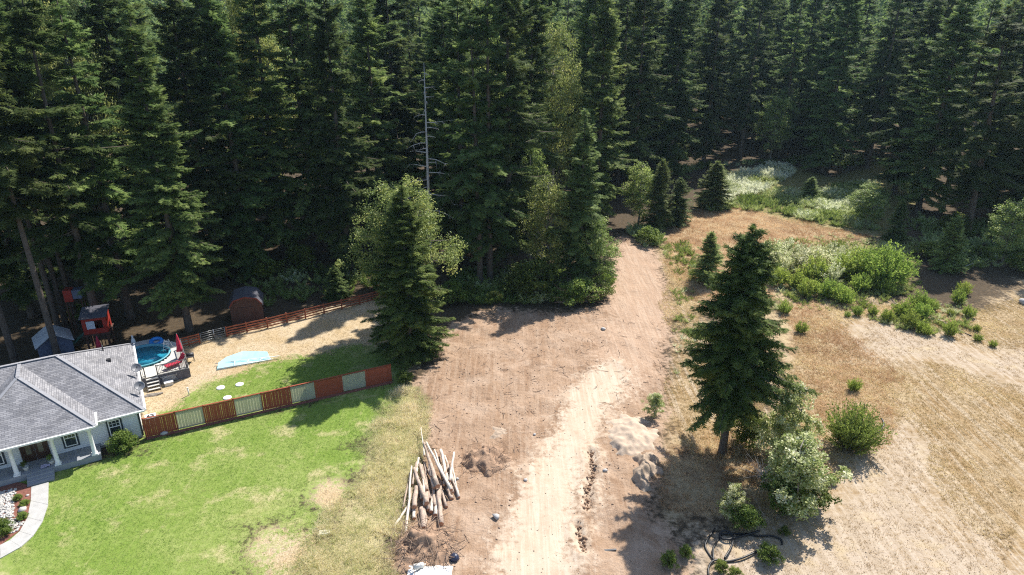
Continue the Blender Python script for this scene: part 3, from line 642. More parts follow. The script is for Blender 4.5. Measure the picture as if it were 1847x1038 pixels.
plant(bush[1], 'bush', at(1345, 955), 2.0, 1.1, 1.1, 'dark little bush above the coiled black pipe', 'bush', parts=SH)
plant(olive_broom, 'broom_shrub', at(1534, 808), 4.3, 2.6, .5, 'big round broom shrub alone at the edge of the sandy field', 'shrub', parts=SH)
plant(bigbroom, 'broom_shrub', at(1592, 512), 5.6, 3.9, 1.9, 'largest yellow-green broom at the right end of the thicket', 'shrub', parts=SH)
plant(bigbroom, 'broom_shrub', at(1540, 500), 4.2, 3.0, 3.0, 'second largest broom, beside the largest one in the thicket', 'shrub', parts=SH)
th = [(1392, 470, 3.4, 1), (1400, 515, 2.6, 0), (1412, 492, 3.2, 1), (1425, 460, 2.8, 1), (1433, 520, 2.6, 0), (1440, 488, 3.4, 1), (1452, 470, 2.6, 1), (1457, 535, 2.4, 0), (1468, 505, 3.2, 0), (1476, 478, 3.0, 1), (1484, 535, 2.4, 0), (1494, 512, 3.0, 1), (1500, 470, 2.8, 1), (1505, 540, 2.3, 0), (1514, 495, 3.2, 1), (1522, 548, 2.2, 0), (1530, 470, 2.6, 1), (1548, 525, 2.3, 0), (1572, 524, 2.0, 0), (1598, 530, 1.9, 0)]
for i, (x, y, h, k) in enumerate(th):
    plant(shoots[i % 2] if k else brooms[i % 2], 'poplar_sapling' if k else 'broom_shrub', at(x, y), h * 1.15, h * (.62 if k else .62), None, ('pale-leaved sapling' if k else 'green broom shrub') + ' in the thicket beyond the lone conifer, %s plant from its left end' % ORD[i], 'sapling' if k else 'shrub', 'plants of the thicket', parts=SH if not k else ('trunk', 'crown'))
sm = [(1415, 565, 1.7), (1445, 600, 1.4), (1528, 572, .8), (1546, 570, 1.3), (1573, 568, 1.3), (1600, 580, 1.6), (1626, 570, 2.2), (1641, 590, 2.0), (1655, 556, 2.4), (1663, 575, 2.0), (1660, 598, 1.5), (1671, 604, 1.3), (1682, 560, 1.5), (1712, 606, 1.9), (1715, 570, .9), (1725, 548, 2.0), (1747, 572, 1.5), (1760, 598, .9), (1763, 615, .9), (1790, 625, .8), (1540, 705, 1.4), (1738, 530, 1.7)]
for i, (x, y, h) in enumerate(sm):
    plant(brooms[i % 2], 'broom_shrub', at(x, y), h * 1.1, h * random.uniform(.42, .62), None, 'small green broom on the bare upper field, %s from the left' % ORD[i], 'shrub', 'small shrubs of the upper field', parts=SH)
for (x, y, h, lab) in [(1206, 1018, 1.0, 'small yellow-green weed plant left of the black pipe coil'), (1236, 1003, .8, 'tiny weed plant at the tip of the conifer shadow'), (1384, 1012, 1.3, 'yellow-green weed plant beside the pipe end'), (1300, 1030, .8, 'weed plant inside the front loop of the black pipe'), (1414, 965, .7, 'tiny pale weed above the end of the black pipe'), (1500, 872, .8, 'small weed under the broad poplar sapling'), (1325, 1040, .7, 'weed plant cut by the bottom edge under the pipe coil')]:
    plant(bush[0], 'weed', at(x, y), h, h * .62, None, lab, 'weed', 'weeds around the black pipe', parts=SH)
ub = [(890, 545, 1.4, 'low dark bramble at the back edge of the bare dirt, below the trunk trio'), (925, 530, 2.2, 'bramble bush below the tallest fir of the trunk trio'), (962, 535, 4.6, 'tall dark bush at the left of the middle clump'), (1010, 545, 2.2, 'bushy bramble under the mid-sized fir, left of the brush tangle'), (1045, 548, 3.2, 'brush tangle at the foot of the mid-sized fir'), (1080, 540, 2.2, 'light bramble at the corner of dirt and track'), (848, 538, 1.7, 'dark bramble right of the maple'), (815, 548, 2.8, 'leafy bush tucked against the right of the dark conifer'), (730, 690, 1.2, 'low leafy plant at the end of the tall panel fence'), (1170, 440, 2.6, 'fern-covered mound of brush at the right of the track head'), (740, 545, 3.4, 'bush behind the dark conifer near the rail fence end'),
      (690, 520, 2.6, 'shaded bush behind the rail fence beside the maple'), (545, 480, 3.0, 'sun-flecked yellowish bush in the dark behind the rail fence'), (480, 500, 2.6, 'dark bush behind the rail fence near the barn shed'), (150, 580, 2.2, 'sunlit bush between the blue-grey shed and the playhouse'), (1670, 465, 2.4, 'shaded bush beneath the right-hand firs'), (1765, 470, 2.2, 'shaded bush left of the olive alder'), (1840, 490, 3.2, 'dark bush at the right edge below the firs'), (1720, 425, 3.6, 'sunlit yellow bush behind the leaning trunk')]
for i, (x, y, h, lab) in enumerate(ub):
    plant(bush[i % 2], 'bush', at(x, y), h, h * .75, None, lab, 'bush', parts=SH)
# ------------------------------------------------------------------ uncountable ground cover
def scatter(k, n, extra=None, inset=.0):
    """random ground points of a zone, spread so that near and far ground both get some"""
    out = []; tot = 0
    mn = np.min([q.min(0) for q in ZW[k]], 0); mx = np.max([q.max(0) for q in ZW[k]], 0)
    mn = np.maximum(mn, (-50, 31)); mx = np.minimum(mx, (95, 175))
    while tot < n:
        P = rng.uniform(mn, mx, (n * 2, 2)); P = P[np.abs(P[:, 0]) < P[:, 1] * .82 + 4]
        d = zone(P, k) + vnoise(P[:, 0], P[:, 1], 1.5) * 1.4 + vnoise(P[:, 0], P[:, 1] + 77, 6.0) * (4.5 if k in ('red', 'straw', 'sand') else .8); P = P[d > inset]
        for kk in (extra or []): P = P[zone(P, kk) + vnoise(P[:, 0], P[:, 1], 1.2) < 0]
        out.append(P); tot += len(P)
        if not len(P): break
    return np.concatenate(out)[:n]
def tufts(name, P, h, nb, mat, label, cat, spread=.5, wid=1.0, patch=2.5, base=.5, lean=.45, hv=0.0):
    n = len(P); z = hzv(P); pt = vnoise(P[:, 0], P[:, 1], patch) * .8 + vnoise(P[:, 0] + 31, P[:, 1], patch * 4) * .7
    k = nb; Q = np.repeat(np.c_[P, z], k, 0); Q[:, :2] += rng.normal(0, h * spread * .5, (n * k, 2))
    D = np.c_[rng.normal(0, lean, (n * k, 2)), np.ones(n * k)]
    V, T, ti = stamp(Q, D, rng.normal(0, 1, (n * k, 3)), h * np.repeat(np.clip(1 + pt * hv, .3, 2.2), k) * rng.uniform(.45, 1.25, n * k), BLADE, np.clip(base + np.repeat(pt, k) + rng.normal(0, .16, n * k), 0, 1), wid=wid)
    tag(link(name, mesh_np(name, V, T, None, mat, ti)), label, cat, kind='stuff')
tufts('rough_grass', scatter('rough', 8000, inset=-.7), .42, 7, rough_mat, 'long tangled half-dry grass between lawn and bare dirt', 'grass', .9, .6, 1.3, .5, .8, 1.6)
tufts('tall_grass_clumps', scatter('rough', 520, inset=-.4), .55, 16, clump_mat, 'taller green and straw grass clumps beside the log pile', 'grass', .35, .45, 2.2, .45, .5, 1.2)
tufts('lawn_grass', scatter('lawn', 44000), .10, 4, lawn_mat, 'short mown green grass of the lawn', 'grass', 1.2, 2.0, 2.6, .25, .8)
tufts('straw_stubble', scatter('straw', 42000, ['sand']), .20, 4, dry_mat, 'dry straw stubble of the right-hand field', 'grass', .7, 1.4, 1.1, .42, .7, .9)
tufts('sparse_stubble', scatter('sand', 5000), .16, 5, dry_mat, 'sparse dry stalks on the sandy ground', 'grass', 1.0, 1.5, 1.4, .3, .9)
tufts('brown_grass', scatter('red', 22000, ['dirt']), .32, 6, red_mat, 'reddish brown dry meadow grass', 'grass', .8, .9, 1.6, .5, .6)
tufts('dry_yard_grass', scatter('yard', 12000, ['lawn']), .09, 4, dry_mat, 'dry tan grass of the backyard around the pools', 'grass', 1.2, 2.0, 1.5, .6, .9)
# ferns
FROND = [(0, -.02, 0), (0, .02, 0), (1, 0, -.25)]
for i in range(6):
    a = .12 + .13 * i
    for s in (-1, 1): FROND += [(a, 0, .12 * a), (a + .09, 0, .1 * a), (a + .1, s * .30 * (1.05 - a), -.12)]
def ferns(name, pts, h, label, base):
    n = len(pts); k = 8; z = hzv(pts); a = rng.random((n * k)) * 6.28
    D = np.c_[np.cos(a), np.sin(a), rng.uniform(.5, 1.6, n * k)]; Q = np.repeat(np.c_[pts, z], k, 0)
    hh = np.repeat(h * (1 + vnoise(pts[:, 0], pts[:, 1], 2.5) * .9), k) * rng.uniform(.7, 1.2, n * k)
    tt = np.clip(base + np.repeat(vnoise(pts[:, 0], pts[:, 1], 3.5) * 1.1, k) + rng.normal(0, .13, n * k), 0, 1)
    V, T, ti = stamp(Q, D, np.tile([0, 0, 1.], (n * k, 1)) + rng.normal(0, .2, (n * k, 3)), hh, FROND, tt)
    tag(link(name, mesh_np(name, V, T, None, fern_mat, ti)), label, 'ferns', kind='stuff')
def inpoly(pts, n):
    q = poly(pts); P = rng.uniform(q.min(0), q.max(0), (n * 5, 2)); return P[sdf(P, q) > 0][:n]
ferns('bracken', inpoly([(1300, 330), (1340, 312), (1420, 300), (1430, 318), (1380, 345), (1330, 362), (1290, 368)], 420), 1.5, 'bright whitish fern bank at the back of the meadow', .85)  # high tint whitens this bank, sun glint put into the colour
ferns('bracken', np.concatenate([inpoly([(1270, 385), (1330, 362), (1400, 345), (1470, 345), (1560, 330), (1600, 345), (1580, 420), (1480, 405), (1400, 385), (1320, 378)], 800)]), 1.2, 'green bracken spread between the meadow and the dark right-hand firs', .38)
ferns('bracken', inpoly([(1140, 408), (1195, 412), (1195, 440), (1165, 448), (1140, 425)], 70), 1.3, 'brown-green ferns over the brush mound at the track head', .5)
ferns('undergrowth', np.concatenate([inpoly([(820, 500), (960, 480), (1100, 500), (1090, 545), (960, 548), (830, 552)], 420), inpoly([(420, 500), (700, 470), (720, 530), (650, 530), (480, 560)], 110), inpoly([(1640, 400), (1847, 400), (1847, 480), (1680, 490)], 260), inpoly([(1130, 310), (1560, 280), (1560, 300), (1300, 300), (1140, 340)], 200)]), 1.3, 'shaded fern and salal undergrowth along the forest foot', .2)
ferns('meadow_weeds', np.concatenate([inpoly([(1190, 445), (1245, 440), (1260, 505), (1225, 510)], 130), inpoly([(1205, 520), (1250, 520), (1262, 640), (1222, 690)], 40), inpoly([(1385, 440), (1500, 425), (1650, 430), (1660, 520), (1560, 560), (1400, 560)], 650), inpoly([(1560, 575), (1640, 545), (1740, 545), (1760, 600), (1650, 605)], 130)]), .7, 'low green weeds among thicket and meadow edge', .3)
# ------------------------------------------------------------------ object materials
white_paint = simple('white_paint', (.74, .74, .73), .5, .06, 2)
siding_m, N_, L_, b_ = new_mat('lap_siding')
tc_ = N_.new('ShaderNodeTexCoord'); sx_ = N_.new('ShaderNodeSeparateXYZ'); L_.new(tc_.outputs['Object'], sx_.inputs[0])
def _m(nd, lk, op, a, b=None):
    n = nd.new('ShaderNodeMath'); n.operation = op
    for i, v in enumerate((a, b)):
        if v is None: continue
        if isinstance(v, (int, float)): n.inputs[i].default_value = v
        else: lk.new(v, n.inputs[i])
    return n.outputs[0]
fr_ = _m(N_, L_, 'FRACT', _m(N_, L_, 'MULTIPLY', sx_.outputs[2], 6.2)); bp_ = N_.new('ShaderNodeBump'); bp_.inputs['Strength'].default_value = 1; bp_.inputs['Distance'].default_value = .03; bp_.invert = True
L_.new(fr_, bp_.inputs['Height']); L_.new(bp_.outputs[0], b_.inputs['Normal']); b_.inputs['Roughness'].default_value = .6
nz_ = N_.new('ShaderNodeTexNoise'); nz_.inputs['Scale'].default_value = 1.3; mc_ = N_.new('ShaderNodeMix'); mc_.data_type = 'RGBA'
mc_.inputs['A'].default_value = c(.56, .58, .60); mc_.inputs['B'].default_value = c(.66, .67, .68); L_.new(nz_.outputs[0], mc_.inputs['Factor']); L_.new(mc_.outputs['Result'], b_.inputs['Base Color'])
# asphalt shingles laid out along each roof slope
shingle_m, N_, L_, b_ = new_mat('roof_shingles')
uv_ = N_.new('ShaderNodeUVMap'); uv_.uv_map = 'slope'
br_ = N_.new('ShaderNodeTexBrick'); br_.inputs['Scale'].default_value = 1; br_.inputs['Brick Width'].default_value = .42; br_.inputs['Row Height'].default_value = .17; br_.inputs['Mortar Size'].default_value = .014; br_.inputs['Mortar Smooth'].default_value = .3
br_.inputs['Color1'].default_value = c(.15, .15, .165); br_.inputs['Color2'].default_value = c(.27, .265, .275); br_.inputs['Mortar'].default_value = c(.08, .08, .09); br_.inputs['Bias'].default_value = .1
L_.new(uv_.outputs[0], br_.inputs['Vector'])
nz_ = N_.new('ShaderNodeTexNoise'); nz_.inputs['Scale'].default_value = .55; nz_.inputs['Detail'].default_value = 7; L_.new(uv_.outputs[0], nz_.inputs['Vector'])
mr_ = N_.new('ShaderNodeMapRange'); mr_.inputs[1].default_value = .35; mr_.inputs[2].default_value = .7; mr_.inputs[3].default_value = .78; mr_.inputs[4].default_value = 1.18; L_.new(nz_.outputs[0], mr_.inputs[0])
mm_ = N_.new('ShaderNodeMix'); mm_.data_type = 'RGBA'; mm_.blend_type = 'MULTIPLY'; mm_.inputs['Factor'].default_value = 1; L_.new(br_.outputs[0], mm_.inputs['A']); L_.new(mr_.outputs[0], mm_.inputs['B'])
L_.new(mm_.outputs['Result'], b_.inputs['Base Color']); b_.inputs['Roughness'].default_value = .9
bp_ = N_.new('ShaderNodeBump'); bp_.inputs['Strength'].default_value = .6; bp_.inputs['Distance'].default_value = .02; bp_.invert = True; L_.new(br_.outputs['Fac'], bp_.inputs['Height']); L_.new(bp_.outputs[0], b_.inputs['Normal'])
ridge_m = simple('ridge_shingle', (.27, .27, .285), .9, .12, 4)
navy_trim = simple('navy_trim', (.025, .035, .05), .5, .2)
concrete = simple('concrete', (.40, .39, .37), .85, .14, 1.4, .25, 20)
porch_m = simple('porch_concrete', (.26, .27, .29), .8, .12, 2)
door_m = simple('door_wood', (.045, .022, .015), .4, .25, 3)
glass_m = simple('window_glass', (.03, .04, .045), .05, .1, 1, spec=.8)
doorglass_m = simple('door_glass', (.14, .13, .09), .15, .3, 2)
redwood = simple('red_stained_wood', (.27, .062, .030), .7, .3, 2.2, .2, 20, stretch=(1, 1, .3))
redrail = simple('red_rail_wood', (.27, .075, .036), .75, .3, 2)
corr_m = simple('corrugated_fibreglass', (.52, .53, .42), .4, .12, 1.2, spec=.5)
_n = corr_m.node_tree; _t = _n.nodes.new('ShaderNodeBsdfTranslucent'); _t.inputs[0].default_value = (.62, .62, .44, 1); _x = _n.nodes.new('ShaderNodeMixShader'); _x.inputs[0].default_value = .45
_n.links.new(_n.nodes['Principled BSDF'].outputs[0], _x.inputs[1]); _n.links.new(_t.outputs[0], _x.inputs[2]); _n.links.new(_x.outputs[0], _n.nodes['Material Output'].inputs[0])
steel = simple('grey_steel', (.35, .36, .37), .4, .15, metal=.6)
dish_m = simple('dish_grey', (.13, .135, .15), .5, .1)
deck_m = simple('deck_boards', (.52, .50, .46), .8, .12, 2)
deckdark = simple('deck_skirt', (.10, .10, .12), .8, .2)
rail_grey = simple('grey_rail_paint', (.10, .095, .10), .6, .2)
water_m, N_, L_, b_ = new_mat('pool_water')
b_.inputs['Base Color'].default_value = c(.025, .27, .40); b_.inputs['Roughness'].default_value = .06
nz_ = N_.new('ShaderNodeTexNoise'); nz_.inputs['Scale'].default_value = 3; bp_ = N_.new('ShaderNodeBump'); bp_.inputs['Strength'].default_value = .15; L_.new(nz_.outputs[0], bp_.inputs['Height']); L_.new(bp_.outputs[0], b_.inputs['Normal'])
liner = simple('pool_liner', (.10, .34, .42), .5, .1)
palewater = simple('pale_blue_vinyl', (.38, .66, .70), .35, .15, 1.2)
redcloth = simple('red_cloth', (.42, .02, .05), .8, .15)
bluefloat = simple('blue_vinyl', (.03, .22, .60), .3, .1)
redplay = simple('red_play_paint', (.30, .025, .015), .6, .2)
shedwall = simple('shed_wall', (.11, .135, .20), .7, .15)
shedroof = simple('shed_roof', (.42, .44, .46), .7, .15)
brownwood = simple('brown_shed_wood', (.085, .040, .028), .8, .3, 2, .2, stretch=(6, 6, .5))
greyroof = simple('shade_darkened_roof', (.07, .07, .085), .9, .2)  # darkened to stand in for tree shade on the barn shed roof
blackpl = simple('black_plastic_pipe', (.018, .018, .02), .45, .3, 6)
logbark = simple('log_bark', (.38, .29, .225), .9, .4, 3, .6, 12)
logpale = simple('peeled_log', (.56, .49, .41), .8, .25, 3, .3, 10)
cutwood = simple('cut_log_end', (.42, .22, .13), .85, .25, 5)
stone_m = simple('stone', (.42, .40, .38), .85, .25, 3, .3)
clod_m = simple('dry_clod', (.36, .25, .175), .95, .3, 3)
soil_brown = simple('brown_soil', (.29, .19, .125), .95, .35, 2.5, .6, 9)
sandpile_m = simple('pale_sand', (.44, .345, .26), .95, .15, 1.5, .4, 9)
gravel_m = simple('grey_gravel', (.34, .26, .19), .95, .25, 4, .5, 14)
bark_mulch = simple('bark_mulch', (.19, .075, .055), .95, .35, 6, .5, 20)
cream = simple('cream_plastic', (.62, .60, .54), .5, .08)
tarp_m = simple('white_tarp', (.72, .72, .70), .55, .08)
darkblue = simple('dark_blue_plastic', (.03, .04, .08), .4, .3)
chain_m = simple('dark_metal', (.05, .05, .055), .5, .2, metal=.3)
terra = simple('pot_white', (.58, .57, .55), .6, .1)

# ------------------------------------------------------------------ house
HA = R(30.4); HC = (-30.9, 48.8, 0)
house = thing('house', 'white-sided ranch house with grey hip roof and columned porch', 'house', HC, HA)
def roof_mesh(faces):
    vs_ = []; fs = []; uvs = []
    for f in faces:
        P = [Vector(p) for p in f]; n = (P[1] - P[0]).cross(P[2] - P[0]).normalized(); n = n if n.z > 0 else -n
        h = Vector((0, 0, 1)).cross(n); h = h.normalized() if h.length > 1e-4 else Vector((1, 0, 0)); s_ = n.cross(h); k = len(vs_)
        vs_ += [tuple(p) for p in P]; fs.append(tuple(range(k, k + len(P)))); uvs += [(p.dot(h), p.dot(s_)) for p in P]
    me = bpy.data.meshes.new('roof'); me.from_pydata(vs_, [], fs); u = me.uv_layers.new(name='slope')
    for i, q in enumerate(uvs): u.data[i].uv = q
    me.materials.append(shingle_m); me.update(); return me
ME, RZ, PE = 2.75, 6.1, 3.15                         # main eave, ridge and porch eave heights
E1, E2, E3, E4 = (.46, -.4, ME), (.46, 13.3, ME), (-17, 13.3, ME), (-17, -.4, ME)
A1, A2 = (-5.1, 6.45, RZ), (-11.4, 6.45, RZ)
PR1, PR2 = (-7.72, 6.40, 6.04), (-7.72, 3.9, 6.04)
K1, K2 = (-3.02, -1.75, PE), (-12.42, -1.75, PE)
V1, V2 = (-3.02, .46, PE), (-12.42, .46, PE)
main = [(E4, E1, A1, A2), (E1, E2, A1), (E2, E3, A2, A1), (E3, E4, A2)]
porch = [(K2, K1, PR2), (K1, V1, PR1, PR2), (V2, K2, PR2, PR1)]
roof = link('roof', roof_mesh(main + [[(x, y, z + .012) for x, y, z in f] for f in porch]), house)
def cap(a, b, wd=.26):
    m = MB(); a, b = Vector(a), Vector(b); n = max(3, int((b - a).length / .5))
    for i in range(n):
        p, q = a.lerp(b, i / n), a.lerp(b, (i + 1.06) / n); m.bar(p + Vector((0, 0, .025)), q + Vector((0, 0, .035)), wd, .05)
    m.build('ridge_cap', ridge_m, roof)
for a, b in ((A1, A2), (E1, A1), (E2, A1), (PR1, PR2), (K1, PR2), (K2, PR2)): cap(a, b)
def fascia(a, b):
    a, b = Vector(a), Vector(b); d = (b - a).normalized(); o = d.cross(Vector((0, 0, 1)))
    m = MB(); m.bar(a + o * .03 - Vector((0, 0, .10)), b + o * .03 - Vector((0, 0, .10)), .05, .2); m.bar(a + o * .11 - Vector((0, 0, .06)), b + o * .11 - Vector((0, 0, .06)), .11, .11); m.build('gutter', white_paint, roof)
fascia((-2.9, -.4, ME), E1); fascia(E1, E2); fascia(E2, E3); fascia(K2, K1); fascia(K1, V1); fascia(E4, (-12.5, -.4, ME))
m = MB(); m.box(-8.27, 6.45, ME - .13, 17.4, 13.6, .04); m.box(-7.72, -.65, PE - .2, 9.3, 2.1, .04); m.build('soffit', white_paint, roof)
m = MB(); m.tube([(-1.89, 9.81, 3.9), (-1.89, 9.81, 4.75)], .06, 8); m.build('vent_pipe', chain_m, roof)
m = MB(); m.box(-1.54, 7.77, 4.05, .34, .34, .24); m.build('vent_box', chain_m, roof)
m = MB()
for (x0, x1, y0, y1) in ((-16.6, 0, 0, .18), (-.18, 0, .18, 12.9), (-16.6, 0, 12.72, 12.9), (-16.6, -16.42, .18, 12.72)): m.box((x0 + x1) / 2, (y0 + y1) / 2, 1.43, x1 - x0, y1 - y0, 2.42)
m.build('wall', siding_m, house)
m = MB(); m.box(-8.3, 6.45, .1, 16.5, 12.8, .24); m.build('foundation', concrete, house)
for (x, y) in ((-.0, 0), (0, 12.9)):
    m = MB(); m.box(x - .05, y + (.0 if y == 0 else 0), 1.43, .14, .14, 2.43); m.build('corner_trim', navy_trim, house)
def window(u0, u1, z0, z1, y=0):
    wdw = MB(); 
    for (a, b, c0, d) in ((u0 - .12, u0, z0 - .12, z1 + .12), (u1, u1 + .12, z0 - .12, z1 + .12), (u0, u1, z0 - .12, z0), (u0, u1, z1, z1 + .12)): wdw.box((a + b) / 2, y - .03, (c0 + d) / 2, b - a, .06, d - c0)
    o = wdw.build('window', navy_trim, house)
    f = MB(); zm = (z0 + z1) / 2 + .08
    for (a, b, c0, d) in ((u0, u0 + .07, z0, z1), (u1 - .07, u1, z0, z1), (u0 + .07, u1 - .07, z0, z0 + .07), (u0 + .07, u1 - .07, z1 - .07, z1), (u0 + .07, u1 - .07, zm - .03, zm + .03)): f.box((a + b) / 2, y - .045, (c0 + d) / 2, b - a, .07, d - c0)
    f.build('frame', white_paint, o)
    for (c0, d) in ((z0 + .07, zm - .03), (zm + .03, z1 - .07)): p = MB(); p.box((u0 + u1) / 2, y - .025, (c0 + d) / 2, u1 - u0 - .14, .02, d - c0); p.build('pane', glass_m, o)
    g2 = MB()
    for k in (1, 2): g2.box(u0 + (u1 - u0) * k / 3, y - .045, (zm + z1) / 2, .025, .03, z1 - zm - .1)
    g2.box((u0 + u1) / 2, y - .047, (zm + z1) / 2 - .02, u1 - u0 - .15, .03, .025); g2.build('muntin', white_paint, o)
window(-5.45, -4.6, .95, 2.3); window(-2.3, -1.42, .9, 2.3); window(-10.6, -9.5, .95, 2.3)
d = MB()
for (a, b) in ((-8.38, -8.24), (-6.66, -6.52)): d.box((a + b) / 2, -.03, 1.56, b - a, .1, 2.12)
d.box(-7.45, -.03, 2.58, 1.58, .1, .12); dr_ = d.build('door', door_m, house)
for k, (a, b) in enumerate(((-8.24, -7.46), (-7.44, -6.66))):
    p = MB(); p.box((a + b) / 2, -.015, 1.51, b - a, .05, 2.02); p.build('door_leaf', door_m, dr_)
    p = MB(); p.box((a + b) / 2, -.046, 1.75, .34, .012, 1.2); p.build('pane', doorglass_m, dr_)
    p = MB(); p.tube([(-7.45 + (.07 if k else -.07), -.05, 1.45), (-7.45 + (.07 if k else -.07), -.12, 1.45)], .03, 6); p.build('handle', steel, dr_)
m = MB(); m.box(-7.72, -.89, .25, 9.1, 1.74, .5); m.build('porch_floor', porch_m, house)
for u in (-3.55, -6.05, -8.72, -11.6):
    m = MB(); m.box(u, -1.5, .56, .44, .44, .13); m.lathe([(.19, .62), (.19, .68), (.165, .72), (.15, 1.6), (.135, 2.72), (.17, 2.76), (.17, 2.82)], 18, u, -1.5); m.box(u, -1.5, 2.88, .4, .4, .1); m.build('column', white_paint, house)
m = MB(); m.box(-7.6, -1.5, 2.98, 8.5, .24, .10); m.build('porch_beam', white_paint, house)
for i in range(3):
    m = MB(); m.box(-7.25, -1.77 - .175 - i * .36, .20 - i * .065, 1.75, .35, .40 - i * .13); m.build('step', porch_m, house)
# things on and around the house
def hp(u, v, z=0): return (HC[0] + u * math.cos(HA) - v * math.sin(HA), HC[1] + u * math.sin(HA) + v * math.cos(HA), z)
for (u, v, lab) in ((.36, 5.9, 'grey satellite dish on the roof edge nearer the pool deck'), (.36, 2.3, 'grey satellite dish on the roof edge nearer the panel fence')):
    t = thing('satellite_dish', lab, 'satellite dish', hp(u, v, ME), HA - R(15), 'satellite dishes on the eave')
    m = MB(); m.tube([(0, 0, -.05), (0, 0, .55), (.1, -.05, .75)], .03, 6); m.build('mast', steel, t)
    m = MB(); m.lathe([(.02, 0), (.2, .03), (.34, .09), (.42, .15), (.41, .16), (.33, .10), (.02, .02)], 18); m.build('dish', dish_m, t, (.12, -.06, .85), (R(38), R(22), 0))
    m = MB(); m.tube([(.12, -.06, .85), (.3, -.45, 1.15)], .015, 5); m.box(.3, -.45, 1.17, .08, .08, .12); m.build('arm', chain_m, t)
for (u, v, lab) in ((-8.15, -1.2, 'white planter pot with reddish plant left of the porch steps'), (-6.45, -1.25, 'white planter pot with reddish plant right of the porch steps')):
    t = thing('planter', lab, 'planter', hp(u, v, .5), 0, 'planters on the porch')
    m = MB(); m.lathe([(.13, 0), (.2, .3), (.22, .34), (.19, .34), (.17, .28)], 14); m.build('pot', terra, t)
    lf = leafy('porch_plant', 5, .6, .26, .1, bush_mat, bark_mat, 3, 14, 16, .09, .14); tag(link('leaves', lf['crown'], t, (0, 0, .3)), kind='stuff')
tw = MB(); g5 = np.random.default_rng(8)
tw.v = [(float(x), float(y), float(.03 + .09 * g5.random())) for x in np.linspace(-.3, .3, 6) for y in np.linspace(-.22, .22, 5)]; tw.f = [(i * 5 + j, (i + 1) * 5 + j, (i + 1) * 5 + j + 1, i * 5 + j + 1) for i in range(5) for j in range(4)]; tw.sm = [True] * len(tw.f)
tag(tw.build('towel', simple('lilac_cloth', (.50, .45, .58), .9, .3, 8), None, hp(-6.9, -1.35, .5), (0, 0, HA)), 'crumpled pale lilac cloth on the porch by the steps', 'cloth')
bx_ = leafy('round_bush', 97, 1.9, 1.25, .15, bush_mat, bark_mat, 6, 90, 80, .11, .32, stems=3, lumpy=.12)
plant(bx_, 'bush', hp(-1.55, -1.2, -.02), 1.75, 1.2, .3, 'round clipped green shrub at the front wall of the house', 'bush', parts=SH)
t = thing('air_conditioner', 'white air conditioning unit beside the house wall at the fence', 'air conditioner', hp(.75, 1.7, 0), HA)
m = MB(); m.box(0, 0, .4, .8, .8, .72); m.build('cabinet', simple('ac_grey', (.45, .45, .44), .5, .1), t)
m = MB(); m.box(0, 0, .79, .86, .86, .06); m.build('top_cover', white_paint, t)
m = MB(); m.lathe([(.30, .822), (.30, .835), (.02, .84)], 20); m.build('fan_grille', chain_m, t)
m = MB(); m.lathe([(.1, .845), (.1, .875), (.02, .88)], 12); m.build('fan_cap', white_paint, t)
# front walk, planting bed and rocks by the steps
def sheet(name, pts, mat, z=.03, kind='structure', th=.06):
    q = poly(pts); m = MB(); n = len(q)
    m.add([(a, b, z) for a, b in q] + [(a, b, z - th) for a, b in q], [tuple(range(n))[::-1] if np.cross(q[1] - q[0], q[2] - q[1]) < 0 else tuple(range(n))] + [(i, (i + 1) % n, n + (i + 1) % n, n + i) for i in range(n)])
    return tag(m.build(name, mat), kind=kind)
wl = [(57, 880), (56, 905), (50, 935), (36, 960), (18, 976), (0, 985), (-40, 1000)]; wr = [(88, 871), (87, 912), (77, 942), (60, 968), (38, 988), (2, 1008), (-40, 1026)]
wk = bpy.data.objects.new('walkway', None); C.objects.link(wk); tag(wk, kind='structure')
for i in range(6):
    a0, a1, b0, b1 = poly([wl[i], wl[i + 1], wr[i], wr[i + 1]]); e = .012
    a1s = a0 + (a1 - a0) * (1 - e); b1s = b0 + (b1 - b0) * (1 - e)
    m = MB(); m.add([(p[0], p[1], .07) for p in (a0, b0, b1s, a1s)] + [(p[0], p[1], -.05) for p in (a0, b0, b1s, a1s)], [(0, 1, 2, 3), (0, 4, 5, 1), (1, 5, 6, 2), (2, 6, 7, 3), (3, 7, 4, 0)]); m.build('slab', concrete, wk)
sheet('planting_bed', [(57, 878), (56, 903), (50, 933), (36, 958), (0, 985), (-60, 1000), (-60, 880), (0, 868), (40, 872)], bark_mulch, .045)
def rock_mesh(seed, sc_=(1, 1, .65), mat=None, sub=1):
    g = np.random.default_rng(seed); t = (1 + 5 ** .5) / 2
    V = np.array([(-1, t, 0), (1, t, 0), (-1, -t, 0), (1, -t, 0), (0, -1, t), (0, 1, t), (0, -1, -t), (0, 1, -t), (t, 0, -1), (t, 0, 1), (-t, 0, -1), (-t, 0, 1)], float)
    Fc = [(0, 11, 5), (0, 5, 1), (0, 1, 7), (0, 7, 10), (0, 10, 11), (1, 5, 9), (5, 11, 4), (11, 10, 2), (10, 7, 6), (7, 1, 8), (3, 9, 4), (3, 4, 2), (3, 2, 6), (3, 6, 8), (3, 8, 9), (4, 9, 5), (2, 4, 11), (6, 2, 10), (8, 6, 7), (9, 8, 1)]
    V = V / np.linalg.norm(V[0]) * (1 + g.normal(0, .13, (12, 1))) * np.array(sc_)
    return mesh_np('rock', V, Fc, None, mat or stone_m, smooth=False)
rocks = [rock_mesh(i) for i in range(4)]
whiterock = simple('white_river_rock', (.42, .40, .37), .85, .3, 2)
g6 = np.random.default_rng(9); V_ = []; T_ = []
bedq = poly([(0, 888), (30, 882), (26, 905), (24, 930), (40, 945), (46, 940), (30, 960), (18, 964), (0, 930), (-40, 960), (-40, 890)])
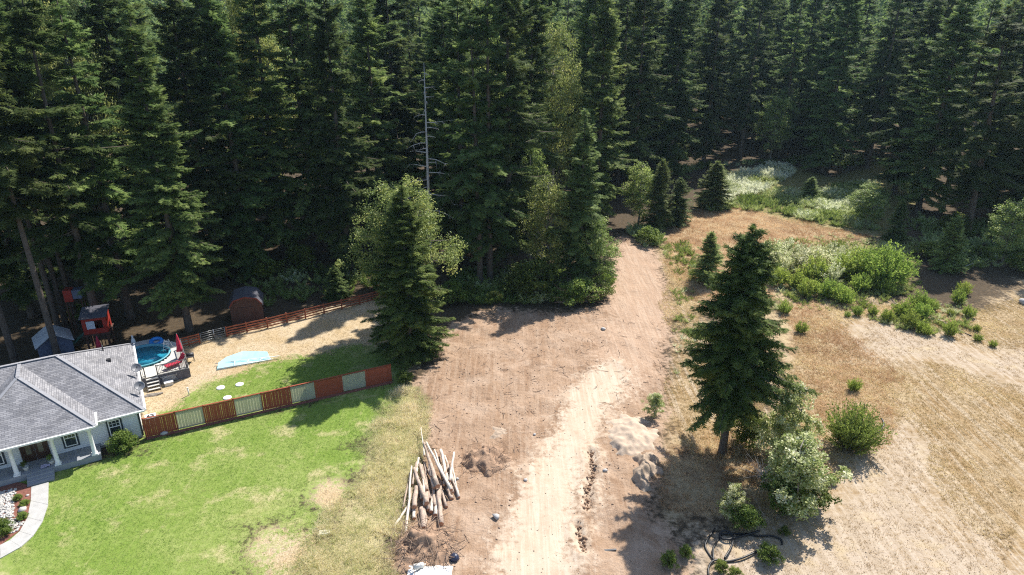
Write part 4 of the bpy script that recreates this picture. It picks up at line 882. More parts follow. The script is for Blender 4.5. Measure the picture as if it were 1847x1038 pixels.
Pq = g6.uniform(bedq.min(0), bedq.max(0), (2600, 2)); Pq = Pq[sdf(Pq, bedq) > 0][:900]
base_v = np.array([v.co[:] for v in rocks[0].vertices]); base_t = np.array([p.vertices[:] for p in rocks[0].polygons])
for i, p in enumerate(Pq):
    a = g6.random() * 6.28; s_ = g6.uniform(.05, .12); Rm = np.array([[math.cos(a), -math.sin(a), 0], [math.sin(a), math.cos(a), 0], [0, 0, 1]])
    V_.append((base_v * g6.uniform(.8, 1.3, 3)) @ Rm.T * s_ + np.array([p[0], p[1], .07])); T_.append(base_t + 12 * i)
tag(link('river_rocks', mesh_np('river_rocks', np.concatenate(V_), np.concatenate(T_), None, whiterock)), 'bed of pale river rocks by the front walk', 'rocks', kind='stuff')
for (x, y, s_, lab) in ((41, 921, .32, 'pale boulder in the bark bed beside the front walk'), (50, 895, .14, 'small white rock in the bark bed near the porch steps')):
    o = link('boulder', rocks[1], None, at(x, y, .08), (0, 0, 1.1), (s_,) * 3); tag(o, lab, 'rock')
for (x, y, h, r_, lab) in ((33, 902, .45, .35, 'low yellow-green plant in the bark bed by river rocks'), (44, 911, .35, .4, 'golden ground plant in the middle of the bark bed'), (41, 936, .5, .42, 'olive mound plant at the curve of the walk'), (6, 965, 1.15, .75, 'round yellow-green shrub at the left edge by the walk')):
    plant(bx_, 'shrub', at(x, y, .05), h, r_, None, lab, 'shrub', 'plants of the front bed', parts=SH)
tag(link('yellow_boulder', rocks[2], None, hp(1.5, -.55, .14), (0, 0, .4), (.36, .24, .26)), 'yellowish round boulder at the foot of the tall fence by the house', 'rock')
bpy.data.objects['yellow_boulder'].name = 'boulder'

# ------------------------------------------------------------------ tall panel fence
F0 = np.array([-30.62, 48.65]); F1 = np.array([-11.6, 57.9]); FL = np.linalg.norm(F1 - F0); fa = math.atan2(*(F1 - F0)[::-1])
fence = thing('panel_fence', 'tall red fence of wood pickets alternating with pale corrugated panels', 'fence', (F0[0], F0[1], 0), fa)
def fence_s(px):                                         # distance along the fence for a photo column, at mid height
    lo, hi = -1, FL + 2
    for _ in range(40):
        mid = (lo + hi) / 2; p = F0 + (F1 - F0) / FL * mid; dz = .9 - CAMH; zc = p[1] * CP - dz * SP
        if PW / 2 + FPX * p[0] / zc < px: lo = mid
        else: hi = mid
    return mid
cuts = [0.0] + [fence_s(x) for x in (318, 369, 423, 473, 524, 569, 617, 660)] + [FL]
corr = None
pk = MB(); pk.box(0, 0, .92, .129, .022, 1.68); pk_me = pk.mesh('picket', redwood)
for i, (a, b) in enumerate(zip(cuts[:-1], cuts[1:])):
    m = MB(); m.box(a, 0, .95, .11, .11, 1.9); m.build('post', redwood, fence)
    for z in (.22, 1.70): m = MB(); m.bar((a + .055, 0, z), (b - .055, 0, z), .05, .10); m.build('rail', redwood, fence)
    m = MB(); m.bar((a + .055, 0, 1.84), (b - .055, 0, 1.84), .14, .05); m.build('cap_rail', redwood, fence)
    if i % 2 == 0:
        pitch = .134 if i < 6 else .127; n = int((b - a - .12) / pitch); off = (b - a - n * pitch) / 2
        for k in range(n): link('picket', pk_me, fence, (a + off + (k + .5) * pitch, -.045, random.uniform(-.01, .015)), (0, random.uniform(-.008, .008), 0))
    else:
        n = int((b - a - .1) / .045); xs = np.linspace(a + .05, b - .05, n); yy = -.035 + .014 * np.sin(xs / .076 * 2 * math.pi)
        V_ = np.concatenate([np.c_[xs, yy, np.full(n, .12)], np.c_[xs, yy, np.full(n, 1.76)], np.c_[xs, yy + .004, np.full(n, .12)], np.c_[xs, yy + .004, np.full(n, 1.76)]])
        k = np.arange(n - 1); Q_ = np.concatenate([np.c_[k, k + 1, n + k + 1, n + k], np.c_[2 * n + k + 1, 2 * n + k, 3 * n + k, 3 * n + k + 1]])
        link('corrugated_panel', mesh_np('corrugated_panel', V_, None, Q_, corr_m, smooth=True), fence)
m = MB(); m.box(FL, 0, .95, .11, .11, 1.9); m.build('post', redwood, fence)
m = MB(); m.bar((0, -.22, .03), (FL, -.22, .03), .32, .09); tag(m.build('edging', bark_mulch, None, (F0[0], F0[1], 0), (0, 0, fa)), kind='structure'); bpy.data.objects['edging'].name = 'path_edging'
# ------------------------------------------------------------------ rail fence and gate
pp = [poly([p])[0] for p in ((410, 608), (446, 600), (483, 592), (518, 583), (551.5, 575), (585, 566), (617, 558), (649, 550), (682, 541), (716, 532))]
t = thing('rail_fence', 'long red four-rail fence between the dry backyard and the forest', 'fence', (pp[0][0], pp[0][1], 0))
for i, p in enumerate(pp):
    q = p - pp[0]; m = MB(); m.box(q[0], q[1], .62, .14, .14, 1.3, .6); m.build('post', redrail, t)
    if i + 1 < len(pp):
        q2 = pp[i + 1] - pp[0]; d_ = (q2 - q) / np.linalg.norm(q2 - q); nn = np.array([d_[1], -d_[0]]) * .09
        for z in (.25, .55, .85, 1.15): m = MB(); m.bar((q[0] + nn[0], q[1] + nn[1], z), (q2[0] + nn[0], q2[1] + nn[1], z), .04, .135); m.build('rail', redrail, t)
gq = [poly([p])[0] for p in ((364, 620), (388, 613.5), (408, 609))]
t = thing('tube_gate', 'grey metal tube gate left of the red four-rail fence', 'gate', (gq[0][0], gq[0][1], 0))
for a, b in ((0, 1), (1, 2)):
    A_, B_ = gq[a] - gq[0], gq[b] - gq[0]; B_ = A_ + (B_ - A_) * .97
    for z in (.25, .5, .75, 1.0, 1.2): m = MB(); m.tube([(A_[0], A_[1], z), (B_[0], B_[1], z)], .022, 6); m.build('bar', steel, t)
    for q in (A_, B_): m = MB(); m.tube([(q[0], q[1], .02), (q[0], q[1], 1.25)], .026, 6); m.build('upright', steel, t)
gq = [poly([p])[0] for p in ((322, 630), (342, 625), (361, 620))]
t = thing('rail_fence', 'short dark red rail fence between the pool deck and the tube gate', 'fence', (gq[0][0], gq[0][1], 0))
for i, q in enumerate(gq):
    q = q - gq[0]; m = MB(); m.box(q[0], q[1], .6, .13, .13, 1.25, .5); m.build('post', redrail, t)
    if i < 2:
        q2 = gq[i + 1] - gq[0]
        for z in (.3, .6, .9, 1.15): m = MB(); m.bar((q[0] + .05, q[1] - .08, z), (q2[0] + .05, q2[1] - .08, z), .04, .13); m.build('rail', redrail, t)

# ------------------------------------------------------------------ pool, deck and things around them
PCu, PCv, PRad = 1.15, 13.5, 2.35
pool = thing('swimming_pool', 'round above-ground pool with blue water behind the house', 'pool', hp(PCu, PCv), HA)
m = MB(); n = 40
pr = [(PRad + .02, .0), (PRad + .04, 1.12), (PRad + .12, 1.15), (PRad + .12, 1.2), (PRad - .06, 1.2), (PRad - .05, .9), (PRad - .06, .04)]
m.lathe(pr, n); m.build('pool_wall', liner, pool)
m = MB(); m.lathe([(PRad - .05, .98), (.01, .985)], n); m.build('water', water_m, pool)
deck = thing('pool_deck', 'pale raised wooden deck with grey railing around the pool', 'deck', hp(0, 0), HA)
DZ = .98
def deck_board(v0, v1, u0, u1): m = MB(); m.box((u0 + u1) / 2, (v0 + v1) / 2, DZ, u1 - u0, v1 - v0 - .012, .04); m.build('board', deck_m, deck)
v = 8.75
while v < 17.2:
    v1 = v + .28; vm = v + .14; dv = abs(vm - PCv); r_ = PRad + .13; u0, u1 = .6, 4.75
    if vm > 14.6: u1 = 4.75 - (vm - 14.6) * .75
    if vm > 15.2: u0 = -2.2
    if dv < r_:
        hw = math.sqrt(r_ * r_ - dv * dv)
        if PCu + hw < u1 - .06: deck_board(v, v1, PCu + hw, u1)
        if u0 < PCu - hw - .06: deck_board(v, v1, u0, PCu - hw)
    else: deck_board(v, v1, u0, u1)
    v = v1
m = MB(); m.box(2.68, 8.78, .47, 4.1, .05, .9); m.box(4.74, 11.7, .47, .05, 5.8, .9); m.build('skirt', deckdark, deck)
lat = MB()
for k in range(14): lat.bar((2.15 + k * .085, 8.70, .1), (2.15 + k * .085 + .35, 8.70, .75), .012, .03, (0, 1, 0)); lat.bar((2.5 + k * .085, 8.685, .1), (2.5 + k * .085 - .35, 8.685, .75), .012, .03, (0, 1, 0))
lat.build('lattice', white_paint, deck)
def railing(a, b):
    a, b = Vector(a), Vector(b); L = (b - a).length; rl = MB()
    rl.bar(a + Vector((0, 0, .95)), b + Vector((0, 0, .95)), .09, .05); rl.bar(a + Vector((0, 0, .1)), b + Vector((0, 0, .1)), .05, .06); o = rl.build('railing', rail_grey, deck)
    for e in (a, b): q = MB(); q.box(e.x, e.y, e.z + .52, .1, .1, 1.04); q.build('post', rail_grey, o)
    n = int(L / .13)
    for k in range(1, n): p = a.lerp(b, k / n); q = MB(); q.box(p.x, p.y, p.z + .52, .035, .035, .8); q.build('baluster', rail_grey, o)
railing((2.0, 8.85, 1.0), (4.65, 8.85, 1.0)); railing((4.65, 8.95, 1.0), (4.65, 13.6, 1.0)); railing((.62, 8.85, 1.0), (.95, 8.85, 1.0))
for i in range(4): m = MB(); m.box(1.47, 8.6 - i * .28, .84 - i * .22, 1.0, .28, .05); m.build('step', deck_m, deck)
m = MB(); m.bar((.93, 8.75, .85), (.93, 7.6, .0), .04, .22); m.bar((2.01, 8.75, .85), (2.01, 7.6, .0), .04, .22); m.build('stringer', rail_grey, deck)
def hang(name, label, cat, u, v, z, rz=0): return thing(name, label, cat, hp(u, v, z), HA + rz)
t = hang('pool_ladder', 'white A-frame ladder standing in the pool edge', 'ladder', 3.42, 13.9, 1.0)
for s_ in (-1, 1):
    m = MB(); m.tube([(s_ * .22 - .25, -.3, 0), (s_ * .19, 0, 1.15), (s_ * .22 + .3, .3, 0)], .028, 6); m.build('side_rail', white_paint, t)
for k in range(4): m = MB(); f_ = .2 + k * .22; m.bar((-.22 - .25 * (1 - f_), -.3 * (1 - f_), f_ * 1.1), (.22 - .25 * (1 - f_), -.3 * (1 - f_), f_ * 1.1), .06, .03); m.build('rung', white_paint, t)
t = hang('pool_float', 'blue inflatable ring on the shaded deck behind the pool', 'float', 2.55, 16.3, 1.1)
m = MB(); m.tube([(.52 * math.cos(a), .52 * math.sin(a), 0) for a in np.linspace(0, 2 * math.pi, 25)], .19, 10, False); m.build('ring', bluefloat, t); t.rotation_euler[0] = R(12)
t = hang('parasol', 'closed red patio umbrella on the pool deck corner', 'umbrella', 4.35, 11.4, 1.0)
m = MB(); m.tube([(0, 0, 0), (0, 0, 2.7)], .03, 8); m.build('pole', rail_grey, t)
m = MB(); m.lathe([(.26, .75), (.34, .8), (.27, 1.1), (.2, 1.6), (.1, 2.3), (.03, 2.6)], 10); m.v = [(x * (1 + .25 * math.sin(i * 2.5)), y * (1 + .25 * math.cos(i * 3.1)), z) for i, (x, y, z) in enumerate(m.v)]; m.build('canopy', redcloth, t)
t = hang('parasol', 'closed red umbrella standing in the shade behind the roof', 'umbrella', -2.6, 17.6, 0.0)
m = MB(); m.tube([(0, 0, 0), (0, 0, 2.5)], .03, 8); m.build('pole', rail_grey, t)
m = MB(); m.lathe([(.3, .9), (.34, 1.0), (.2, 1.7), (.04, 2.45)], 10); m.build('canopy', redcloth, t)
t = hang('lounge_chair', 'red cushioned lounge chair on the pool deck behind the railing', 'chair', 3.5, 9.7, 1.0, R(20))
m = MB(); m.box(0, 0, .35, 1.5, .6, .12); m.build('seat', redcloth, t)
m = MB(); m.bar((.7, 0, .4), (1.15, 0, 1.0), .6, .1); m.build('backrest', redcloth, t)
for x in (-.65, .6):
    for y in (-.26, .26): m = MB(); m.box(x, y, .15, .05, .05, .3); m.build('leg', rail_grey, t)
t = hang('patio_heater', 'small pale pointed statue at the back of the pool', 'statue', .5, 16.9, 1.0)
t.name = 'statue'
m = MB(); m.lathe([(.22, 0), (.2, .5), (.08, .8), (.1, .9), (.02, 1.1)], 10); m.build('body', white_paint, t)
t = hang('storage_box', 'low white box on the grass before the deck lattice', 'box', 2.75, 8.15, 0)
m = MB(); m.box(0, 0, .16, .75, .42, .32); m.build('body', cream, t); m = MB(); m.box(0, 0, .345, .8, .46, .05); m.build('lid', white_paint, t)
p = at(345, 652); t = thing('fire_pit', 'dark little barrel grill on the dry grass right of the deck', 'grill', p, .4)
m = MB(); m.tube([(-.35, 0, .75), (.35, 0, .75)], .24, 12); m.build('barrel', chain_m, t); t.name = 'grill'
for x in (-.3, .3):
    for y in (-.2, .2): m = MB(); m.bar((x, y, 0), (x * .9, y * .6, .65), .04, .04); m.build('leg', chain_m, t)
m = MB(); m.box(0, -.42, .72, .7, .25, .04); m.build('side_shelf', chain_m, t)
# collapsed rectangular pool lying on the grass
fpq = poly([(392, 668), (487, 650), (483, 641), (440, 642), (410, 652), (395, 660)]); c0_ = fpq.mean(0)
t = thing('collapsed_pool', 'flattened pale blue frame pool lying on the backyard grass', 'pool', (c0_[0], c0_[1], 0))
q = fpq - c0_; n = len(q); zt = [.12, .12, .42, .55, .5, .35]
m = MB(); m.add([(a, b, z_) for (a, b), z_ in zip(q, zt)] + [(0, 0, .2)] + [(a * 1.04, b * 1.04, .02) for a, b in q], [(i, (i + 1) % n, n) for i in range(n)] + [(i, n + 1 + i, n + 1 + (i + 1) % n, (i + 1) % n) for i in range(n)]); m.build('liner', palewater, t)
ra, rb = Vector((q[0][0] - .5, q[0][1] + .9, .25)), Vector((q[1][0] + .9, q[1][1] + .35, .3))
m = MB(); m.tube([ra, rb], .04, 8); m.build('frame_tube', white_paint, t)
m = MB(); m.tube([(q[0][0], q[0][1] - .05, .16), (q[1][0] + .3, q[1][1] - .05, .16)], .04, 8); m.build('frame_tube', white_paint, t)
for f_ in (.3, .52, .74):
    a_ = ra.lerp(rb, f_); b_2 = Vector((q[0][0], q[0][1] - .05, .16)).lerp(Vector((q[1][0] + .3, q[1][1] - .05, .16)), f_); m = MB(); m.tube([a_, b_2], .035, 8); m.build('frame_leg', white_paint, t)
# septic lids, pipe, box
for (x, y, s_, lab) in ((398, 700, .34, 'white round septic lid nearest the pool, in the back lawn'), (432, 694, .33, 'white round septic lid at the right of the three in the back lawn'), (410, 718, .33, 'white round septic lid nearest the tall fence')):
    m = MB(); m.lathe([(s_ + .05, -.05), (s_ + .05, .05), (s_, .07), (s_ * .4, .10), (.02, .10)], 20); o = m.build('septic_lid', white_paint, None, at(x, y, .03)); tag(o, lab, 'lid', 'septic lids in the back lawn')
t = thing('vent_stack', 'short white pipe standing in the back lawn', 'pipe', at(341, 713)); m = MB(); m.tube([(0, 0, 0), (0, 0, .75)], .055, 10); m.build('pipe', white_paint, t); m = MB(); m.tube([(0, 0, .75), (0, 0, .84)], .075, 10); m.build('cap', white_paint, t)
t = thing('utility_cover', 'small white rectangular cover lying on the front lawn', 'cover', at(585, 962), .1); m = MB(); m.box(0, 0, .05, .75, .42, .10); m.build('lid', white_paint, t); m = MB(); m.box(0, 0, .11, .3, .06, .02); m.build('handle', steel, t)
t = thing('wood_scrap', 'low pile of timber scraps at the house corner in the backyard', 'timber', at(272, 714), .2)
for k in range(4): m = MB(); m.bar((-.7 + .1 * k, .12 * k - .2, .06 + .05 * (k % 2)), (.6 + .15 * k, .10 * k - .1, .07 + .05 * (k % 2)), .14, .05); m.build('plank', grey_bark, t)

# ------------------------------------------------------------------ sheds and playhouse under the trees
def shed(name, label, px, py, wd, dp, wh, rh, rz, wall_m, roof_m, gambrel=False, trim=None, over=.2):
    t = thing(name, label, 'shed', at(px, py), rz)
    pf = [(-wd / 2, wh), (-wd * .36, wh + rh * .7), (0, wh + rh), (wd * .36, wh + rh * .7), (wd / 2, wh)] if gambrel else [(-wd / 2, wh), (0, wh + rh), (wd / 2, wh)]
    out = [(-wd / 2, 0)] + pf + [(wd / 2, 0)]; n = len(out)
    m = MB(); m.add([(x, -dp / 2, z) for x, z in out] + [(x, dp / 2, z) for x, z in out], [tuple(range(n)), tuple(range(2 * n - 1, n - 1, -1)), (0, n, n + 1, 1), (n - 2, 2 * n - 2, 2 * n - 1, n - 1)]); m.build('wall', wall_m, t)
    for a, b in zip(pf[:-1], pf[1:]):
        ex_ = .12 if a[1] < b[1] else -.12
        dx, dz_ = b[0] - a[0], b[1] - a[1]; L = math.hypot(dx, dz_); nx_, nz2 = -dz_ / L * .06, dx / L * .06
        a2 = (a[0] - dx / L * (over if a is pf[0] else .01), a[1] - dz_ / L * (over if a is pf[0] else .01)); b2 = (b[0] + dx / L * (over if b is pf[-1] else .03), b[1] + dz_ / L * (over if b is pf[-1] else .03))
        r_ = [(a2[0], a2[1] + .01), (b2[0], b2[1] + .01), (b2[0] + nx_, b2[1] + nz2 + .01), (a2[0] + nx_, a2[1] + nz2 + .01)]
        m = MB(); m.add([(x, -dp / 2 - over, z) for x, z in r_] + [(x, dp / 2 + over, z) for x, z in r_], [(0, 1, 2, 3), (7, 6, 5, 4), (0, 4, 5, 1), (1, 5, 6, 2), (2, 6, 7, 3), (3, 7, 4, 0)]); m.build('roof_slope', roof_m, t)
    m = MB(); m.box(0, -dp / 2 - .03, wh * .46, wd * .5, .05, wh * .88); dd = m.build('door', wall_m, t)
    m = MB(); m.box(wd * .18, -dp / 2 - .07, wh * .5, .05, .04, .15); m.build('handle', chain_m, dd)
    if trim:
        m = MB()
        for a, b in zip(pf[:-1], pf[1:]): m.bar((a[0], -dp / 2 - over - .02, a[1] + .02), (b[0], -dp / 2 - over - .02, b[1] + .02), .03, .16, (0, 0, 1))
        m.build('gable_trim', trim, t)
    return t
shed('garden_shed', 'blue-grey garden shed with pale roof behind the house', 104, 642, 3.0, 2.8, 2.0, 1.0, R(38), shedwall, shedroof)
shed('barn_shed', 'dark brown barn shed with red-trimmed curved gable under the firs', 449, 574, 3.4, 3.0, 2.3, 1.0, R(18), brownwood, greyroof, True, simple('faded_red_trim', (.16, .03, .02), .7, .2))
p = at(186, 628); t = thing('playhouse', 'red playhouse with window on tall wooden stilts under the firs', 'playhouse', p, R(20))
m = MB()
for (x0, x1, z0, z1) in ((-1.1, 1.1, 2.2, 2.75), (-1.1, -.75, 2.75, 3.65), (.75, 1.1, 2.75, 3.65), (-1.1, 1.1, 3.65, 3.95)): m.box((x0 + x1) / 2, -1, (z0 + z1) / 2, x1 - x0, .06, z1 - z0)
m.box(-1.07, 0, 3.05, .06, 1.94, 1.7); m.box(1.07, 0, 3.05, .06, 1.94, 1.7); m.box(0, 1, 3.05, 2.2, .06, 1.7); m.build('wall', redplay, t)
m = MB(); m.box(-.35, -1.02, 3.2, .75, .04, .85); m.build('window', simple('pale_shutter', (.50, .53, .58), .5), t)
m = MB(); m.bar((0, -1.2, 4.0), (0, 1.2, 4.4), 2.5, .08); m.build('roof', greyroof, t)
m = MB(); m.box(0, 0, 2.14, 2.5, 2.4, .1); m.build('floor', brownwood, t)
for x in (-1, 1):
    for y in (-1, 1): m = MB(); m.box(x, y, 1.03, .14, .14, 2.1); m.build('stilt', brownwood, t)
for k in range(7): m = MB(); m.box(-.9 + k * .3, -1.1, 1.05, .08, .04, 2.0); m.build('slat', brownwood, t)
m = MB(); m.bar((-1.25, -.4, 2.15), (-4.0, -1.3, .25), .6, .06); m.build('slide', simple('green_slide', (.02, .09, .06), .5), t)
p = at(150, 600); t = thing('lookout_box', 'small red and grey treehouse box up between the fir stems', 'treehouse', p, R(15))
m = MB(); m.box(-.35, 0, 4.6, .8, 1.1, 1.3); m.build('box', redplay, t); m = MB(); m.box(.5, 0, 4.7, .85, 1.0, 1.0); m.build('wing', shedwall, t)
for x in (-.7, .8):
    for y in (-.45, .45): m = MB(); m.box(x, y, 2.0, .12, .12, 4.1); m.build('stilt', brownwood, t)
t.name = 'treehouse'

# ------------------------------------------------------------------ log pile
P5 = lambda zx, zy: (640 + zx / 3.483, 740 + zy / 3.483)
logs = [  # ends in a 3.483x blow-up of the photo at (640,740); heights of both ends, radii, pale?
 ((435, 205), (522, 480), .75, .80, .09, .16, 0), ((522, 500), (545, 718), .45, .28, .13, .17, 0), ((447, 200), (605, 505), .95, .70, .06, .12, 1), ((540, 252), (590, 470), .55, .5, .11, .13, 1), ((622, 268), (596, 448), .85, .75, .07, .10, 1),
 ((565, 290), (655, 545), .35, .25, .06, .10, 1), ((372, 366), (452, 588), .55, .62, .10, .16, 0), ((357, 350), (318, 800), .6, .12, .05, .09, 1), ((388, 480), (370, 612), .42, .45, .14, .18, 0), ((408, 335), (452, 505), .5, .45, .10, .13, 0), ((440, 330), (462, 625), .3, .28, .08, .13, 0),
 ((466, 372), (500, 492), .62, .55, .10, .13, 0), ((424, 618), (434, 748), .26, .24, .2, .23, 0), ((490, 528), (480, 640), .2, .2, .11, .13, 1), ((515, 540), (506, 665), .2, .2, .13, .15, 1), ((326, 610), (247, 735), .2, .1, .07, .09, 1), ((345, 400), (303, 615), .3, .2, .05, .07, 0), ((372, 600), (372, 680), .14, .14, .1, .12, 1),
 ((400, 300), (385, 400), .35, .3, .08, .10, 1), ((530, 430), (575, 610), .22, .18, .08, .11, 0), ((600, 420), (655, 555), .2, .12, .07, .09, 1), ((555, 340), (620, 520), .5, .35, .06, .09, 0), ((416, 110), (440, 290), .6, .7, .03, .06, 1), ((420, 345), (470, 560), .2, .2, .10, .14, 0), ((575, 480), (610, 560), .2, .15, .12, .14, 0), ((480, 330), (520, 520), .28, .26, .09, .12, 0),
 ((395, 420), (420, 560), .22, .2, .08, .11, 1), ((355, 470), (345, 640), .22, .12, .06, .09, 0), ((455, 250), (480, 420), .7, .66, .06, .10, 0), ((500, 250), (560, 420), .75, .62, .05, .08, 1), ((585, 330), (560, 470), .62, .5, .06, .09, 0), ((430, 430), (440, 600), .5, .45, .08, .12, 1), ((540, 480), (530, 620), .34, .22, .09, .12, 0), ((385, 330), (360, 470), .45, .4, .06, .09, 0), ((490, 420), (500, 600), .36, .3, .08, .11, 0), ((610, 330), (640, 500), .5, .3, .05, .07, 1)]
side_words = ['long bark-covered log in the middle of the top of the pile', 'log ending furthest forward at the right of the pile', 'long thin pale pole slanting right across the top of the pile', 'pale peeled log standing up at the right of the pile', 'pale short pole leaning left at the right edge of the pile', 'thin pole along the right edge of the pile', 'log slanting right over the left half of the pile with red cut end', 'longest thin white pole at the left of the pile', 'thick short log with red cut end at the left of the pile', 'log in the upper left of the pile beneath the top one', 'straight log low in the left middle of the pile', 'short log just left of the top log of the pile', 'thickest log end at the front of the pile', 'short pale log low in the front middle of the pile', 'pale log low in front with brown end, right of the middle', 'pole lying aside at the lower left of the pile', 'dark thin pole at the far left of the pile', 'small stub log peeping out at the front left of the pile', 'pale log end at the upper left of the pile', 'dark log under the right half of the pile', 'pale pole lying on dirt at the right foot of the pile', 'thin bark pole under the leaning pale pole', 'thin white tip pole at the very top of the pile', 'log buried low in the middle of the pile', 'short thick log at the right foot of the pile', 'log half hidden under the top log of the pile', 'pale short log wedged in the left middle of the pile', 'thin dark pole just inside the far left of the pile', 'bark log beside the very top of the pile', 'slim pale pole right beside the top log', 'bark pole leaning left under the pale poles at right', 'pale log over the left middle of the pile', 'bark log right of the low pale logs in front', 'thin bark pole under the longest white pole', 'bark log in the centre of the front face', 'slim pale pole at the right shoulder of the pile']
for i, (a, b, za, zb, ra_, rb_, pale) in enumerate(logs):
    A_, B_ = Vector(G(*P5(*a), za)), Vector(G(*P5(*b), zb)); mid = (A_ + B_) / 2
    g7 = np.random.default_rng(200 + i); k = 7; m = MB()
    pts = [A_.lerp(B_, j / (k - 1)) - mid + Vector(g7.normal(0, .02, 3)) for j in range(k)]; rad = [1.12 * (ra_ + (rb_ - ra_) * j / (k - 1)) + g7.normal(0, .006) for j in range(k)]
    m.tube(pts, rad, 10)
    for _ in range(3):
        j = int(g7.integers(1, k - 1)); dv_ = Vector(nrm(g7.normal(0, 1, 3))); dv_.z = abs(dv_.z); m.tube([pts[j], pts[j] + dv_ * (rad[j] + .12)], [.02, .01], 4)
    o = m.build('log', logpale if pale else logbark, None, mid); tag(o, side_words[i], 'log', 'logs of the log pile')
    dn = (pts[-1] - pts[-2]).normalized(); e = MB(); e.tube([pts[-1] + dn * .002, pts[-1] + dn * .012], rad[-1] * .97, 10); e.build('cut_end', cutwood, o)
# ------------------------------------------------------------------ mounds, brush, stones, clods
def mound(name, label, pts, h, mat, seed, rough=.25, cat='mound', res=64, peaks=None):
    q = poly(pts); c_ = q.mean(0); mn, mx = q.min(0), q.max(0)
    xs = np.linspace(mn[0] - .9, mx[0] + .9, res); ys = np.linspace(mn[1] - .9, mx[1] + .9, res); X_, Y_ = np.meshgrid(xs, ys); P = np.c_[X_.ravel(), Y_.ravel()]
    d = sdf(P + np.c_[vnoise(P[:, 0] + seed, P[:, 1], .9) + vnoise(P[:, 0] + seed, P[:, 1] + 5, .35) * .5, vnoise(P[:, 0], P[:, 1] + seed, .9) + vnoise(P[:, 0] + 9, P[:, 1] + seed, .35) * .5] * 1.1, q); rmax = max(d.max(), .1); f_ = np.clip(d / rmax, -.2, 1); f_ = np.clip(f_ + (vnoise(P[:, 0] + seed * 3, P[:, 1], 1.5) * .3 + vnoise(P[:, 0], P[:, 1] + seed * 5, .5) * .12) * np.clip(f_ * 3, 0, 1), -.2, 1.15); z = h * np.sign(f_) * np.abs(f_) ** .95
    nz2 = vnoise(P[:, 0] + seed, P[:, 1], .33) * .28 + vnoise(P[:, 0], P[:, 1] + seed, .16) * .22 + vnoise(P[:, 0], P[:, 1] + seed, .8) * .3
    z = hzv(P) + z + nz2 * rough * np.clip(f_ * 2, 0, 1) - .05
    i_ = np.arange(res * res).reshape(res, res); Q_ = np.stack([i_[:-1, :-1].ravel(), i_[:-1, 1:].ravel(), i_[1:, 1:].ravel(), i_[1:, :-1].ravel()], 1)
    Q_ = Q_[(d[Q_] > -.15).all(1)]; u, inv = np.unique(Q_, return_inverse=True)
    V_ = np.c_[P, z][u] - np.array([c_[0], c_[1], 0]); return tag(link(name, mesh_np(name, V_, None, inv.reshape(-1, 4), mat, smooth=True), None, (c_[0], c_[1], 0)), label, cat)
mound('sand_mound', 'pale sandy dirt mound beside the track, left of the lone conifer', [(1100, 765), (1130, 745), (1160, 752), (1178, 775), (1180, 810), (1150, 822), (1115, 815), (1095, 790)], .75, sandpile_m, 3, .16)
mound('gravel_mound', 'grey gravel heap in the shadow in front of the sandy mound', [(1140, 830), (1155, 812), (1180, 822), (1190, 850), (1180, 880), (1150, 880), (1136, 860)], .8, gravel_m, 9, .2)
mound('root_mound', 'brown heap of dug soil and roots right of the log pile', [(832, 835), (850, 810), (880, 800), (915, 815), (918, 840), (890, 856), (850, 858)], 1.0, soil_brown, 14, .7)
mound('gravel_patch', 'low grey gravel spill above the brown root heap', [(868, 785), (890, 772), (925, 772), (930, 786), (905, 797), (875, 797)], .22, gravel_m, 21, .3)
mound('brush_mound', 'dark brown soil and brush heap at the bottom below the log pile', [(705, 985), (730, 955), (775, 945), (815, 955), (832, 990), (810, 1020), (770, 1035), (715, 1030)], 1.1, soil_brown, 31, 1.0)
def sticks(n, pts, zmax, lmin, lmax, rad, seed, name, mat, label, cat):
    g = np.random.default_rng(seed); q = poly(pts); P = g.uniform(q.min(0), q.max(0), (n * 6, 2)); P = P[sdf(P, q) > 0][:n]; z = hzv(P); m = MB()
    for i, p in enumerate(P):
        a = g.random() * 6.28; ln = g.uniform(lmin, lmax); el = g.normal(.15, .3); d_ = np.array([math.cos(a) * math.cos(el), math.sin(a) * math.cos(el), math.sin(el)]); o = np.array([p[0], p[1], z[i] + g.random() * zmax + .03])
        m.tube([o - d_ * ln / 2 + np.array([0, 0, max(0, ln / 2 * d_[2])]), o + g.normal(0, .04, 3), o + d_ * ln / 2], [rad * g.uniform(.6, 1.4), rad, rad * .4], 4, False)
    return tag(m.build(name, mat), label, cat, kind='stuff')
sticks(170, [(700, 985), (735, 950), (820, 955), (838, 1000), (800, 1030), (710, 1034)], .9, .4, 2.2, .022, 5, 'brush', twig_mat, 'tangle of bare brush over the heap below the log pile', 'brush')
sticks(140, [(832, 835), (850, 808), (915, 812), (922, 842), (890, 858), (850, 860)], .9, .3, 1.2, .016, 6, 'roots', soil_brown, 'roots sticking out of the brown dug heap', 'roots')
sticks(190, [(760, 760), (800, 620), (1080, 565), (1230, 560), (1210, 760), (1060, 760), (1000, 700), (900, 860), (840, 1020), (830, 900)], .02, .25, 1.3, .022, 7, 'litter_sticks', twig_mat, 'sticks and bark scraps littering the bare dirt', 'sticks')
sticks(200, [(1010, 520), (1090, 520), (1090, 555), (1010, 558)], 2.2, .8, 3.0, .02, 8, 'brush', twig_mat, 'dead brown brush tangle under the mid-sized fir by the track', 'brush')
